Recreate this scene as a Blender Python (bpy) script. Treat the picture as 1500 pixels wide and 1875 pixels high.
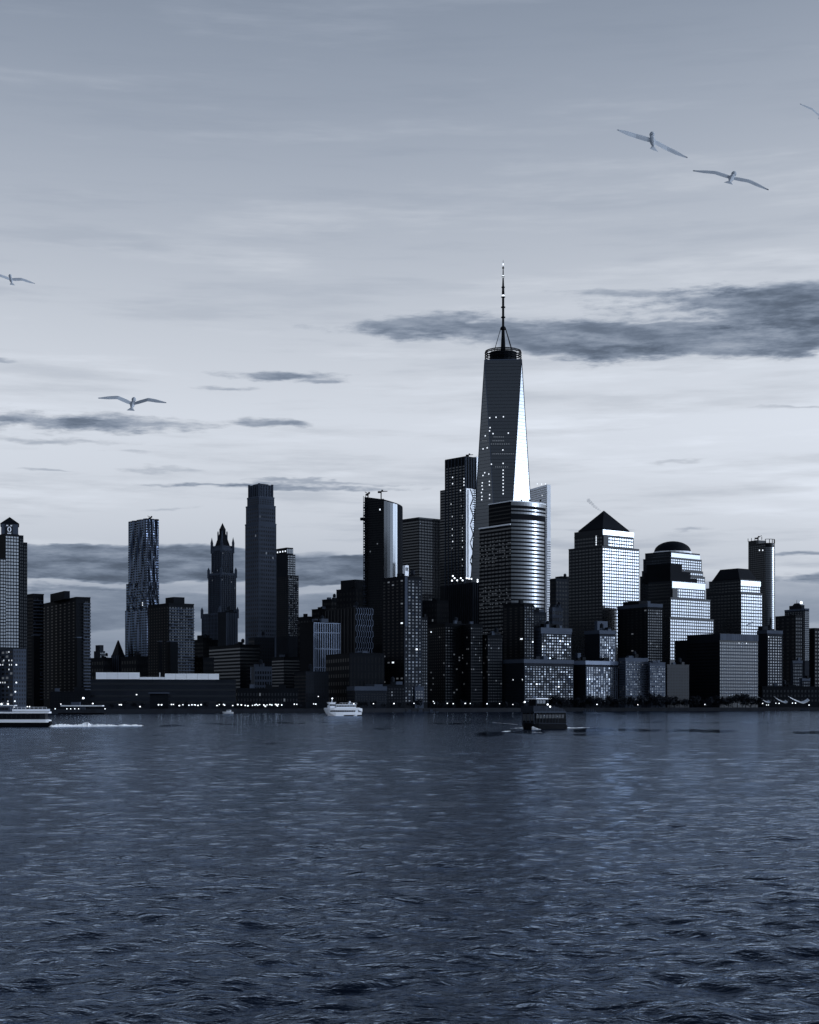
import bpy, bmesh, math, random
import numpy as np
from math import sin, cos, tan, radians as R, pi, hypot, atan2, sqrt

random.seed(7); np.random.seed(7)
sc = bpy.context.scene
for o in list(bpy.data.objects): bpy.data.objects.remove(o)
COL = sc.collection

# ------------------------------------------------------------------ camera
F, HY, H = 2890.0, 1287.0, 8.0        # focal length in photo pixels, horizon row, eye height (m)
cam = bpy.data.cameras.new('camera'); camo = bpy.data.objects.new('camera', cam); COL.objects.link(camo)
camo.location = (0, 0, H); camo.rotation_euler = (pi / 2, 0, 0)
cam.sensor_fit = 'HORIZONTAL'; cam.sensor_width = 36; cam.lens = 36 * F / 1500
cam.shift_y = (HY - 937.5) / 1500
cam.clip_start = 0.5; cam.clip_end = 60000
sc.camera = camo

# ------------------------------------------------------------------ light and sky
SUN_AZ, SUN_EL = 95.0, 7.0           # clockwise from the view axis (+Y), degrees
SUN_STRENGTH, SKY_STRENGTH, EXPOSURE = 1.05, 0.10, 0.0
sc.view_settings.view_transform = 'Standard'; sc.view_settings.look = 'None'
sc.view_settings.gamma = 1.0; sc.view_settings.use_curve_mapping = False
sc.view_settings.exposure = EXPOSURE

ld = bpy.data.lights.new('sun', 'SUN'); ld.energy = SUN_STRENGTH; ld.angle = R(0.6); ld.color = (0.80, 0.88, 1.0)
lo = bpy.data.objects.new('sun', ld); COL.objects.link(lo)
import mathutils
sdir = mathutils.Vector((sin(R(SUN_AZ)) * cos(R(SUN_EL)), cos(R(SUN_AZ)) * cos(R(SUN_EL)), sin(R(SUN_EL))))
lo.rotation_euler = sdir.to_track_quat('Z', 'Y').to_euler()

world = bpy.data.worlds.new('World'); sc.world = world; world.use_nodes = True
NT = world.node_tree; NT.nodes.clear()
def nd(t, **k):
    n = NT.nodes.new(t)
    for a, b in k.items(): setattr(n, a, b)
    return n
def put(sock, v):
    if hasattr(v, 'is_output') or isinstance(v, bpy.types.NodeSocket): NT.links.new(v, sock)
    else: sock.default_value = v
def M(op, a, b=0.0, c=0.0, clamp=False):
    n = nd('ShaderNodeMath', operation=op, use_clamp=clamp)
    put(n.inputs[0], a); put(n.inputs[1], b); put(n.inputs[2], c)
    return n.outputs[0]
def smooth(v, a, b, lo_=0.0, hi=1.0):
    n = nd('ShaderNodeMapRange', interpolation_type='SMOOTHSTEP')
    put(n.inputs['Value'], v); n.inputs['From Min'].default_value = a; n.inputs['From Max'].default_value = b
    n.inputs['To Min'].default_value = lo_; n.inputs['To Max'].default_value = hi
    return n.outputs['Result']
tc = nd('ShaderNodeTexCoord')
sep = nd('ShaderNodeSeparateXYZ'); NT.links.new(tc.outputs['Generated'], sep.inputs[0])
dx, dy, dz = sep.outputs
def noise(scale, detail=5, rough=.55, sx=1, sy=1, sz=1, off=0.0):
    mp = nd('ShaderNodeMapping'); NT.links.new(tc.outputs['Generated'], mp.inputs[0])
    mp.inputs['Scale'].default_value = (sx, sy, sz); mp.inputs['Location'].default_value = (off, off, off)
    n = nd('ShaderNodeTexNoise'); NT.links.new(mp.outputs[0], n.inputs['Vector'])
    n.inputs['Scale'].default_value = scale; n.inputs['Detail'].default_value = detail; n.inputs['Roughness'].default_value = rough
    return n.outputs['Fac']
sky = nd('ShaderNodeTexSky', sky_type='NISHITA')
sky.sun_disc = False; sky.sun_elevation = R(SUN_EL); sky.sun_rotation = R(SUN_AZ)
sky.altitude = 0; sky.air_density = 0.3; sky.dust_density = 3.0; sky.ozone_density = 1.0
bw = nd('ShaderNodeRGBToBW'); NT.links.new(sky.outputs[0], bw.inputs[0])
lum = M('MULTIPLY', bw.outputs[0], SKY_STRENGTH)
SKY_GAIN, SKY_GAMMA = 1.0, 0.6            # the photograph's flat tone curve, and the thin high veil that brightens towards the horizon
lum = M('MULTIPLY', M('POWER', lum, SKY_GAMMA), SKY_GAIN)
veil = nd('ShaderNodeFloatCurve'); cv = veil.mapping.curves[0]
for k_, (e_, v_) in enumerate([(0, 8), (1, 7.5), (2, 6.6), (3.2, 7.2), (5, 9.0), (7, 10.6), (10, 12.4), (14, 11.4), (18, 10.2), (24, 8.2), (35, 5.3), (50, 3.9), (90, 3.2)]):
    if k_ < 2: cv.points[k_].location = (e_ / 90, v_ / 16)
    else: cv.points.new(e_ / 90, v_ / 16)
for p_ in cv.points: p_.handle_type = 'VECTOR'
veil.mapping.update()
elv = M('MULTIPLY', M('ARCSINE', dz), 2 / pi, clamp=True); NT.links.new(elv, veil.inputs['Value'])
lum = M('MULTIPLY', M('MULTIPLY', lum, veil.outputs[0]), 4.0)
# cloud banks, given by direction: azimuth and elevation in degrees
AZ = M('MULTIPLY', M('ARCTAN2', dx, dy), 57.29578)
EL = M('MULTIPLY', M('ARCSINE', dz), 57.29578)
w1 = M('SUBTRACT', noise(14, 4, .6, 1, 1, 3), .5)
w2 = M('SUBTRACT', noise(16, 4, .6, 1, 1, 4, 3.3), .5)
AZw = M('ADD', AZ, M('MULTIPLY', w1, 3.0))
ELw = M('ADD', EL, M('MULTIPLY', w2, .9))
banks = [  # px, py, half width px, half height px, strength
    (790, 597, 150, 26, .62), (1010, 612, 170, 24, .60), (1150, 640, 210, 30, .75), (1330, 560, 210, 24, .72),
    (1440, 610, 230, 42, .80), (1640, 600, 330, 60, .8), (1380, 655, 240, 18, .7),
    (520, 694, 130, 9, .62), (590, 703, 60, 7, .5), (415, 714, 50, 5, .35),
    (120, 782, 250, 17, .72), (-150, 790, 220, 24, .7), (480, 781, 75, 10, .62), (70, 818, 160, 8, .35), (210, 833, 60, 6, .3),
    (470, 893, 280, 6, .62), (600, 884, 190, 4, .4), (300, 865, 110, 5, .25), (80, 872, 60, 4, .3),
    (1440, 763, 90, 4, .28), (1240, 852, 60, 4, .25), (-10, 682, 40, 8, .45), (300, 937, 60, 4, .2),
    (60, 1037, 560, 33, .80), (500, 1046, 330, 26, .78), (-500, 1040, 400, 36, .7), (1560, 1069, 200, 13, .60), (1490, 1018, 90, 5, .5),
    (880, 603, 280, 17, .55), (1250, 628, 340, 30, .72), (1150, 545, 120, 9, .4), (1400, 590, 260, 26, .7), (240, 786, 150, 8, .6), (40, 780, 290, 15, .62), (250, 785, 170, 9, .6), (60, 1122, 620, 38, .46), (1540, 1105, 300, 40, .30),
    (110, 1085, 250, 10, .55), (330, 1120, 250, 9, .5), (90, 1150, 200, 7, .35), (1090, 975, 110, 4, .22), (1280, 977, 50, 4, .3),
]
rag = M('ADD', M('MULTIPLY', M('SUBTRACT', noise(20, 7, .66, 1, 1, 5, 1.7), .5), 2.2), M('MULTIPLY', M('SUBTRACT', noise(55, 5, .6, 1, 1, 5, 6.2), .5), 1.1))
dens = None
for px, py, hw, hh, s in banks:
    a = math.degrees(math.atan((px - 750) / F)); e = math.degrees(math.atan((HY - py) / F))
    ra = math.degrees(hw / F); re = math.degrees(hh / F)
    u = M('DIVIDE', M('SUBTRACT', AZw, a), ra); v = M('DIVIDE', M('SUBTRACT', ELw, e + .02), re)
    if hw > 290 and hh > 20:                                     # long flat-topped banks low over the horizon
        d = M('ADD', M('ADD', M('POWER', M('ABSOLUTE', u), 4.0), M('POWER', M('ABSOLUTE', v), 4.0)), M('MULTIPLY', rag, .3)); m = smooth(d, 1.25, .5, 0.0, s)
    else:
        d = M('ADD', M('SQRT', M('ADD', M('MULTIPLY', u, u), M('MULTIPLY', v, v))), rag); m = smooth(d, 1.2, .2, 0.0, s * 1.08)
    dens = m if dens is None else M('MAXIMUM', dens, m)
fb = noise(22, 6, .62, 1, 1, 5, 1.7)
dens = M('MULTIPLY', dens, smooth(fb, .28, .62, .66, 1.1))
dens = M('MULTIPLY', dens, smooth(noise(30, 6, .65, 1, 1, 7, 4.4), .30, .62, .82, 1.1))
st = noise(7, 6, .6, 1, 1, 11, 5.1)                              # faint streaks all round the sky
streak = M('MULTIPLY', smooth(st, .47, .72), smooth(EL, 22, 3, .05, .26))
dens = M('MAXIMUM', dens, M('MULTIPLY', streak, smooth(EL, -2, 0)), clamp=True)
wisp = M('MULTIPLY', smooth(noise(5, 5, .6, 1, 1, 9, 8.8), .5, .75), .16)
lum = M('MULTIPLY', lum, M('ADD', 1.0, wisp))
lum = M('MULTIPLY', lum, M('SUBTRACT', 1.0, M('MULTIPLY', dens, .76)))
tint = nd('ShaderNodeMix', data_type='RGBA')
put(tint.inputs['Factor'], smooth(lum, .12, .75)); tint.inputs['A'].default_value = (.56, .72, 1.0, 1); tint.inputs['B'].default_value = (.84, .90, 1.0, 1)
mul = nd('ShaderNodeVectorMath', operation='SCALE')
NT.links.new(tint.outputs['Result'], mul.inputs[0]); NT.links.new(lum, mul.inputs['Scale'])
bg = nd('ShaderNodeBackground'); NT.links.new(mul.outputs[0], bg.inputs[0]); bg.inputs[1].default_value = 1.0
wo = nd('ShaderNodeOutputWorld'); NT.links.new(bg.outputs[0], wo.inputs[0])
world.cycles.sampling_method = 'MANUAL'; world.cycles.sample_map_resolution = 1024
sc.cycles.max_bounces = 5; sc.cycles.glossy_bounces = 3; sc.cycles.diffuse_bounces = 2; sc.cycles.caustics_reflective = False
sc.cycles.use_denoising = True

# ------------------------------------------------------------------ materials
def material(name, col, rough=.6, ior=1.45, metal=0.0, var=.25, scale=.05, emit=0.0, bump=0.0, bscale=.3, rvar=.0, st=None):
    m = bpy.data.materials.new(name); m.use_nodes = True
    t = m.node_tree; b = t.nodes['Principled BSDF']
    b.inputs['Roughness'].default_value = rough; b.inputs['IOR'].default_value = ior; b.inputs['Metallic'].default_value = metal
    b.inputs['Specular Tint'].default_value = (.72, .84, 1, 1)
    if rough > .6: b.inputs['Specular IOR Level'].default_value = .12
    tcn = t.nodes.new('ShaderNodeTexCoord')
    n = t.nodes.new('ShaderNodeTexNoise'); n.inputs['Scale'].default_value = scale; n.inputs['Detail'].default_value = 6
    t.links.new(tcn.outputs['Object'], n.inputs['Vector'])
    oi = t.nodes.new('ShaderNodeObjectInfo')
    ad = t.nodes.new('ShaderNodeMath'); ad.operation = 'MULTIPLY_ADD'
    t.links.new(oi.outputs['Random'], ad.inputs[0]); ad.inputs[1].default_value = .35; t.links.new(n.outputs['Fac'], ad.inputs[2])
    mr = t.nodes.new('ShaderNodeMapRange'); t.links.new(ad.outputs[0], mr.inputs['Value'])
    mr.inputs['From Min'].default_value = .3; mr.inputs['From Max'].default_value = 1.05
    mr.inputs['To Min'].default_value = 1 - var; mr.inputs['To Max'].default_value = 1 + var
    vm = t.nodes.new('ShaderNodeVectorMath'); vm.operation = 'SCALE'; vm.inputs[0].default_value = col
    t.links.new(mr.outputs[0], vm.inputs['Scale']); t.links.new(vm.outputs[0], b.inputs['Base Color'])
    if rvar:
        m2 = t.nodes.new('ShaderNodeMapRange'); t.links.new(n.outputs['Fac'], m2.inputs['Value'])
        m2.inputs['From Min'].default_value = .3; m2.inputs['From Max'].default_value = .7
        m2.inputs['To Min'].default_value = max(rough - rvar, .02); m2.inputs['To Max'].default_value = rough + rvar
        t.links.new(m2.outputs[0], b.inputs['Roughness'])
    if bump:
        n2 = t.nodes.new('ShaderNodeTexNoise'); n2.inputs['Scale'].default_value = bscale; n2.inputs['Detail'].default_value = 3
        t.links.new(tcn.outputs['Object'], n2.inputs['Vector'])
        bp = t.nodes.new('ShaderNodeBump'); bp.inputs['Distance'].default_value = bump; t.links.new(n2.outputs['Fac'], bp.inputs['Height'])
        t.links.new(bp.outputs[0], b.inputs['Normal'])
    if emit:
        b.inputs['Emission Color'].default_value = (.82, .9, 1, 1); b.inputs['Emission Strength'].default_value = emit
    return m
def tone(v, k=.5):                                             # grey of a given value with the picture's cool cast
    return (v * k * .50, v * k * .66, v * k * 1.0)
MT = {
    'glass':   material('tower_glass', tone(.014), .22, 1.42, var=.5, scale=.02, bump=.03, bscale=.12),
    'mirror':  material('sunlit_coated_glass', tone(.018), .24, 1.8, var=.4, scale=.02, bump=.006, bscale=.08),  # strongly reflecting copy of the glazing, put on the sunlit faces
    'tmirror': material('tall_tower_glass', tone(.02), .27, 1.72, var=.3, scale=.01, bump=.004, bscale=.05),
    'lattice': material('grey_painted_fins', tone(.62), .6, 1.4, var=.15, scale=.1),
    'pane':    material('flat_window_glass', tone(.02), .26, 1.52, var=.4, scale=.05),
    'dglass':  material('dark_glass', tone(.012), .42, 1.22, var=.4, scale=.03),  # dull copy of the glazing that keeps shaded faces dark; also ordinary dark windows
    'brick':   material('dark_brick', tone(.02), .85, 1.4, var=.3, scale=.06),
    'brick2':  material('brown_brick', tone(.045), .85, 1.4, var=.3, scale=.06),
    'stone':   material('weathered_stone', tone(.19), .8, 1.4, var=.3, scale=.05),
    'pale':    material('pale_limestone', tone(.20), .75, 1.4, var=.25, scale=.05),
    'white':   material('white_cladding', (.74, .81, .92), .5, 1.45, var=.10, scale=.2),
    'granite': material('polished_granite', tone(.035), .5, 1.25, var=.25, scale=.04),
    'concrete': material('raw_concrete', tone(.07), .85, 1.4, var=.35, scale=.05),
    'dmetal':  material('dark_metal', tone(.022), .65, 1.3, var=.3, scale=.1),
    'steel':   material('brushed_steel', tone(.17), .22, 1.5, metal=1.0, var=.25, scale=.05, rvar=.06),
    'copper':  material('dark_copper_roof', tone(.025), .65, 1.3, var=.3, scale=.06),
    'asphalt': material('esplanade_ground', tone(.04), .9, 1.4, var=.3, scale=.02),
    'quay':    material('sea_wall_stone', tone(.03), .8, 1.4, var=.5, scale=.15),
    'leaf':    material('dark_foliage', tone(.035), .8, 1.4, var=.4, scale=.8),
    'bark':    material('bark', tone(.03), .9, 1.4),
    'lit':     material('lit_window', (.5, .55, .6), .5, emit=1.3, var=.5, scale=.3),
    'dim':     material('dimly_lit_window', (.1, .12, .15), .3, emit=.075, var=.5, scale=.3),
    'lamp':    material('lamp_glow', (.8, .8, .8), .5, emit=2.6),
    'hull':    material('black_hull_paint', tone(.012), .75, 1.3, var=.3, scale=.5),
    'gull':    material('gull_feather', (.36, .41, .48), .9, 1.3, var=.12, scale=6),
    'foam':    material('white_foam', (.74, .79, .86), .9, 1.33, var=.2, scale=2),
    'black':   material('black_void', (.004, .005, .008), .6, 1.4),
}

# ------------------------------------------------------------------ mesh helpers
class MB:
    def __init__(s): s.v = []; s.f = []
    def add(s, vs, fs):
        n = len(s.v); s.v += [tuple(p) for p in vs]; s.f += [tuple(i + n for i in f) for f in fs]; return s
    def prism(s, poly, z0, z1, top=None):                       # poly CCW; top = other polygon for a frustum
        n = len(poly); t = top or poly
        vs = [(x, y, z0) for x, y in poly] + [(x, y, z1) for x, y in t]
        fs = [(i, (i + 1) % n, n + (i + 1) % n, n + i) for i in range(n)] + [tuple(range(n, 2 * n)), tuple(reversed(range(n)))]
        return s.add(vs, fs)
    def pyramid(s, poly, z0, apex):
        n = len(poly)
        return s.add([(x, y, z0) for x, y in poly] + [apex], [(i, (i + 1) % n, n) for i in range(n)] + [tuple(reversed(range(n)))])
    def box(s, c, d, w, t, h):                                  # centre, unit direction in plan, width, thickness, height
        nx, ny = d[1], -d[0]; P = []
        for sz in (-1, 1):
            for a, b in ((-1, 1), (1, 1), (1, -1), (-1, -1)):
                P.append((c[0] + d[0] * a * w / 2 + nx * b * t / 2, c[1] + d[1] * a * w / 2 + ny * b * t / 2, c[2] + sz * h / 2))
        return s.add(P, [(0, 1, 5, 4), (1, 2, 6, 5), (2, 3, 7, 6), (3, 0, 4, 7), (4, 5, 6, 7), (3, 2, 1, 0)])
    def tube(s, p, q, r, r2=None, n=6):
        p = mathutils.Vector(p); q = mathutils.Vector(q); ax = (q - p).normalized()
        a = ax.orthogonal().normalized(); b = ax.cross(a); r2 = r if r2 is None else r2
        vs = [p + (a * cos(2 * pi * i / n) + b * sin(2 * pi * i / n)) * r for i in range(n)] + \
             [q + (a * cos(2 * pi * i / n) + b * sin(2 * pi * i / n)) * r2 for i in range(n)]
        return s.add(vs, [(i, (i + 1) % n, n + (i + 1) % n, n + i) for i in range(n)] + [tuple(range(n, 2 * n)), tuple(reversed(range(n)))])
    def lathe(s, c, prof, n=16):                                # prof = [(r, z)...]
        vs = []; fs = []
        for r, z in prof: vs += [(c[0] + r * cos(2 * pi * i / n), c[1] + r * sin(2 * pi * i / n), z) for i in range(n)]
        for k in range(len(prof) - 1):
            fs += [(k * n + i, k * n + (i + 1) % n, (k + 1) * n + (i + 1) % n, (k + 1) * n + i) for i in range(n)]
        m = len(prof) - 1
        fs += [tuple(reversed(range(n))), tuple(m * n + i for i in range(n))]
        return s.add(vs, fs)
    def ball(s, c, rx, ry=None, rz=None, n=10, m=6):
        ry = ry or rx; rz = rz or rx
        vs = []; fs = []
        for k in range(m + 1):
            t = pi * k / m
            vs += [(c[0] + rx * max(sin(t), .01) * cos(2 * pi * i / n), c[1] + ry * max(sin(t), .01) * sin(2 * pi * i / n), c[2] - rz * cos(t)) for i in range(n)]
        for k in range(m): fs += [(k * n + i, k * n + (i + 1) % n, (k + 1) * n + (i + 1) % n, (k + 1) * n + i) for i in range(n)]
        return s.add(vs, fs)
    def mesh(s, name, mat):
        me = bpy.data.meshes.new(name); me.from_pydata(s.v, [], s.f); me.materials.append(mat); me.update(); return me
    def obj(s, name, mat, parent=None, smooth=False):
        o_ = parent.location if parent and parent.parent is None else (parent.location + parent.parent.location if parent else (0, 0, 0))
        s.v = [(x - o_[0], y - o_[1], z - o_[2]) for x, y, z in s.v]
        me = s.mesh(name, MT[mat] if isinstance(mat, str) else mat)
        if smooth:
            for p in me.polygons: p.use_smooth = True
        o = bpy.data.objects.new(name, me); COL.objects.link(o)
        if parent: o.parent = parent
        return o
def tag(o, label, cat, group=None, kind=None):
    if label: o['label'] = label
    if cat: o['category'] = cat
    if group: o['group'] = group
    if kind: o['kind'] = kind
    return o
def empty(name, loc, label, cat, group=None, rz=0):
    o = bpy.data.objects.new(name, None); COL.objects.link(o); o.location = loc; o.rotation_euler = (0, 0, rz)
    o.empty_display_size = 1
    return tag(o, label, cat, group)
def at(px, py, Y): return ((px - 750) / F * Y, Y, H + (HY - py) / F * Y)
def zz(py, Y): return H + (HY - py) / F * Y
def foot(xl, xc, xr, Y, al=40, dl=None, dr=None):               # plan of a block: near corner, right end, back, left end
    a = R(al); u = (cos(a), sin(a)); v = (-sin(a), cos(a)); C = ((xc - 750) / F * Y, Y)
    kr = (xr - 750) / F; kl = (xl - 750) / F
    wr = dr or (C[0] - kr * Y) / (kr * u[1] - u[0]); wl = dl or (C[0] - kl * Y) / (kl * v[1] - v[0])
    Rr = (C[0] + u[0] * wr, C[1] + u[1] * wr); L = (C[0] + v[0] * wl, C[1] + v[1] * wl)
    return [C, Rr, (Rr[0] + L[0] - C[0], Rr[1] + L[1] - C[1]), L]
def scaled(ft, s, sy=None):
    cx = sum(p[0] for p in ft) / len(ft); cy = sum(p[1] for p in ft) / len(ft)
    return [(cx + (x - cx) * s, cy + (y - cy) * s) for x, y in ft]
def centre(ft): return (sum(p[0] for p in ft) / len(ft), sum(p[1] for p in ft) / len(ft))
_panes = {}
def pane_mesh(w, h, mat, t=.3):
    k = (round(w, 1), round(h, 1), mat)
    if k not in _panes:
        _panes[k] = MB().box((0, 0, 0), (1, 0), k[0], t, k[1]).mesh('window', MT[mat])
    return _panes[k]

class Bld:
    def __init__(s, name, label, ft, cat='building', group=None, zg=3.0):
        s.root = empty(name, (ft[0][0], ft[0][1], zg), label, cat, group); s.ft = ft; s.win = []; s.bars = {}; s.zg = zg
    def block(s, ft, z0, z1, mat, name='wall', top=None):
        return MB().prism(ft, z0, z1, top).obj(name, mat, s.root)
    def edge(s, ft, side):
        n = len(ft); i = {'R': 0, 'L': n - 1}.get(side, side); p, q = ft[i], ft[(i + 1) % n]
        w = hypot(q[0] - p[0], q[1] - p[1]); d = ((q[0] - p[0]) / w, (q[1] - p[1]) / w)
        return p, d, w, (d[1], -d[0])
    def grid(s, ft, side, z0, z1, nx, ny, fw=.6, fh=.6, mat='glass', ind=True, frame=None, u0=0., u1=1., lit=0., dim=0., jit=0., skip=0.):
        p, d, w, n = s.edge(ft, side); cw = w * (u1 - u0) / nx; chh = (z1 - z0) / ny
        for j in range(ny - 1, -1, -1):
            for i in range(nx):
                if skip and random.random() < skip: continue
                uu = w * u0 + (i + .5) * cw; z = z0 + (j + .5) * chh; r = random.random()
                m = 'lit' if r < lit else 'dim' if r < lit + dim else random.choice(('stone', 'dglass', 'dglass', 'glass')) if (jit > .9 and r > .70) else 'pane' if (jit > .9 and mat == 'mirror' and r > .22) else mat
                s.win.append((p[0] + d[0] * uu - n[0] * .08, p[1] + d[1] * uu - n[1] * .08, z, d, cw * fw, chh * fh, m, ind, jit))
        if frame:
            mb = s.bars.setdefault(frame, MB()); gx = cw * (1 - fw) * .8; gz = chh * (1 - fh) * .8
            for i in range(nx + 1):
                uu = w * u0 + i * cw
                uu = min(max(uu, gx / 2 + .05), w - gx / 2 - .05)
                mb.box((p[0] + d[0] * uu, p[1] + d[1] * uu, (z0 + z1) / 2), d, gx, .5, z1 - z0 - .1)
            for j in range(ny + 1):
                z = min(max(z0 + j * chh, z0 + gz / 2 + .06), z1 - gz / 2 - .06); uc = w * (u0 + u1) / 2
                mb.box((p[0] + d[0] * uc, p[1] + d[1] * uc, z), d, w * (u1 - u0) - .2, .4, gz)
    def bands(s, ft, side, z0, z1, ny, fh=.5, mat='glass', name='window_band', u0=0., u1=1., out=.12, every=1, lit=0):
        p, d, w, n = s.edge(ft, side); chh = (z1 - z0) / ny
        for j in range(0, ny, every):
            z = z0 + (j + .5) * chh; uc = w * (u0 + u1) / 2; L = w * (u1 - u0) - .3
            mb = MB().box((p[0] + d[0] * uc + n[0] * (out - .2), p[1] + d[1] * uc + n[1] * (out - .2), z), d, L, .4, chh * fh)
            mb.obj(name, mat, s.root)
    def fins(s, ft, side, z0, z1, nx, wid=.6, dep=1.0, mat='stone', name='fin', u0=0., u1=1.):
        p, d, w, n = s.edge(ft, side)
        for i in range(nx + 1):
            uu = w * u0 + w * (u1 - u0) * i / nx; uu = min(max(uu, wid / 2), w - wid / 2)
            MB().box((p[0] + d[0] * uu + n[0] * (dep / 2 - .1), p[1] + d[1] * uu + n[1] * (dep / 2 - .1), (z0 + z1) / 2), d, wid, dep, z1 - z0).obj(name, mat, s.root)
    def dots(s, ft, side, pts, w=1.6, h=1.6, mat='lit'):        # lit windows seen at picture points on one face
        p, d, ww, n = s.edge(ft, side)
        for px, py in pts:
            k = (px - 750) / F; t = (p[0] * n[0] + p[1] * n[1]) / (k * n[0] + n[1])
            s.win.append((k * t - n[0] * 0, t, H + (HY - py) / F * t, d, w, h, mat, True, 0))
    def parapet(s, ft, z0, z1, mat, out=.5, name='parapet'):
        c = centre(ft); k = 1 + out / max(hypot(ft[0][0] - c[0], ft[0][1] - c[1]), 1)
        return MB().prism(scaled(ft, k), z0, z1).obj(name, mat, s.root)
    def finish(s, most=300):
        ro = s.root.location; cnt = 0; rest = {}
        for (x, y, z, d, w, h, m, ind, jit) in s.win:
            if (ind and cnt < most) or m == 'lit':
                o = bpy.data.objects.new('window', pane_mesh(w, h, m)); COL.objects.link(o); o.parent = s.root
                o.location = (x - ro[0], y - ro[1], z - ro[2])
                o.rotation_euler = (R(random.gauss(0, jit)) * .6, 0, atan2(d[1], d[0]) + R(random.gauss(0, jit)))
                cnt += 1
            else: rest.setdefault(m, MB()).box((x, y, z), d, w, .3, h)
        if rest:
            mb = MB(); mats = list(rest); idx = []
            for k in mats: idx += [mats.index(k)] * len(rest[k].f); mb.add(rest[k].v, rest[k].f)
            o = mb.obj('window', mats[0], s.root); o['kind'] = 'stuff'
            for k in mats[1:]: o.data.materials.append(MT[k])
            o.data.polygons.foreach_set('material_index', idx)
        for k, mb in s.bars.items():
            o = mb.obj('mullion', k, s.root); o['kind'] = 'stuff'
        return s


# ------------------------------------------------------------------ water
def shore_y(px): return float(np.interp(px, [-900, 0, 300, 600, 750, 1000, 1500, 2400], [1000, 1105, 1175, 1245, 1330, 1440, 1570, 1800]))
def build_water():
    rng = np.random.RandomState(3)
    rows = [20.0]
    while rows[-1] < 1900: rows.append(rows[-1] * 1.0047 + .004)
    Yr = np.array(rows); nc = 540; nr = len(Yr)
    half = Yr * .36 + 22
    X = np.linspace(-1, 1, nc)[None, :] * half[:, None]; Y = np.repeat(Yr[:, None], nc, 1)
    dyr = np.gradient(Yr)[:, None]; dxr = (2 * half / nc)[:, None]; res = np.maximum(dyr * .8, dxr)
    Z = np.zeros_like(X)
    pyw = HY + H * F / Y; pxw = 750 + F * X / Y; calm = np.zeros_like(X)   # slicks: smooth water left by hulls and lulls of wind
    for a, c, p, hh_, k in [(1035, 1140, 1337.5, 4.5, 1), (1110, 1225, 1337, 3.0, .9), (1205, 1365, 1338.5, 4.0, 1), (1418, 1640, 1341, 4.5, 1), (862, 925, 1345, 4.5, .9), (925, 1010, 1341, 3.0, .8), (1010, 1160, 1345, 2.5, .8),
                         (285, 345, 1329.5, 2.2, 1), (340, 470, 1326, 1.4, .8), (485, 570, 1324, 1.3, .9), (575, 650, 1323.5, 2.2, .8), (680, 720, 1334, 1.5, .7), (775, 900, 1324.5, 1.4, .8), (1100, 1500, 1323, 1.3, .7), (275, 300, 1347, 1.6, .8), (120, 180, 1402, 2, .7), (470, 530, 1361, 1.8, .7), (1100, 1135, 1430, 4, .7)]:
        tt = (pxw - (a + c) / 2) / ((c - a) / 2); vv = (pyw - p - .8 * np.sin(pxw * .045 + a) - .5 * np.sin(pxw * .19 + 2 * np.sin(pyw * .9))) / (1.35 * hh_ * np.sqrt(np.clip(1 - tt * tt, .02, 1)))
        calm = np.maximum(calm, k * np.clip(1.1 * (1 - np.maximum(np.abs(tt) ** 4, np.abs(vv) ** 2)), 0, 1))
    lull = np.sin(X * .11 + 2.1 * np.sin(Y * .037)) * np.sin(Y * .083 + 1.7 * np.sin(X * .041 + 1)) + .6 * np.sin(X * .23 + Y * .19 + 2)
    calm = np.maximum(calm, .45 * np.clip((lull - .75) * 2, 0, 1) * np.clip((Y - 60) / 60, 0, 1))
    gust = .75 + .35 * np.sin(X * .021 + 1.3 * np.sin(Y * .013 + 2)) * np.sin(Y * .017 + .9 * np.sin(X * .015 + 1))
    for k in range(120):
        lam = .32 * (22 / .32) ** (rng.rand() ** 1.25); th = rng.normal(-.25, .95) + pi / 2
        slope = .0285 * (1.0 if lam < 3.5 else (3.5 / lam) ** 1.4)
        kk = 2 * pi / lam; amp = slope / kk
        ph = (X * cos(th) + Y * sin(th)) * kk + rng.rand() * 6.283
        ph = ph + .9 * np.sin((X * sin(th) - Y * cos(th)) * kk * .31 + rng.rand() * 6)
        w = np.clip((lam / res - 2.7) / 3, 0, 1)
        s = np.sin(ph); Z += w * amp * (s + .28 * np.cos(2 * ph)) * (gust if lam < 8 else 1)
    def ridge(pxa, pxb, py, hgt, wid, bend=0.0):                   # wash thrown up by the boats
        nonlocal Z
        Y0 = H * F / (py - HY); xa = (pxa - 750) / F * Y0; xb = (pxb - 750) / F * Y0
        t = (X - xa) / (xb - xa); env = np.clip(1 - np.abs(2 * t - 1) ** 3, 0, 1)
        yc = Y0 + bend * (t - .5) ** 2 + 1.2 * np.sin(X * .35)
        Z = Z + hgt * env * np.exp(-((Y - yc) / wid) ** 2)
    Z = Z * (1 - .98 * calm)
    v = np.stack([X, Y, Z], -1).reshape(-1, 3)
    i = np.arange((nr - 1) * nc).reshape(nr - 1, nc)[:, :-1].ravel()
    q = np.stack([i, i + 1, i + nc + 1, i + nc], -1)
    n0 = len(v); v = np.vstack([v, [(-30000, -3000, -1.2), (30000, -3000, -1.2), (30000, 50000, -1.2), (-30000, 50000, -1.2)]])
    q = np.vstack([q, [(n0, n0 + 1, n0 + 2, n0 + 3)]])
    me = bpy.data.meshes.new('water'); me.vertices.add(len(v)); me.vertices.foreach_set('co', v.ravel().astype(np.float32))
    me.loops.add(q.size); me.loops.foreach_set('vertex_index', q.ravel().astype(np.int32))
    me.polygons.add(len(q)); me.polygons.foreach_set('loop_start', np.arange(0, q.size, 4, dtype=np.int32)); me.polygons.foreach_set('loop_total', np.full(len(q), 4, np.int32))
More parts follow.
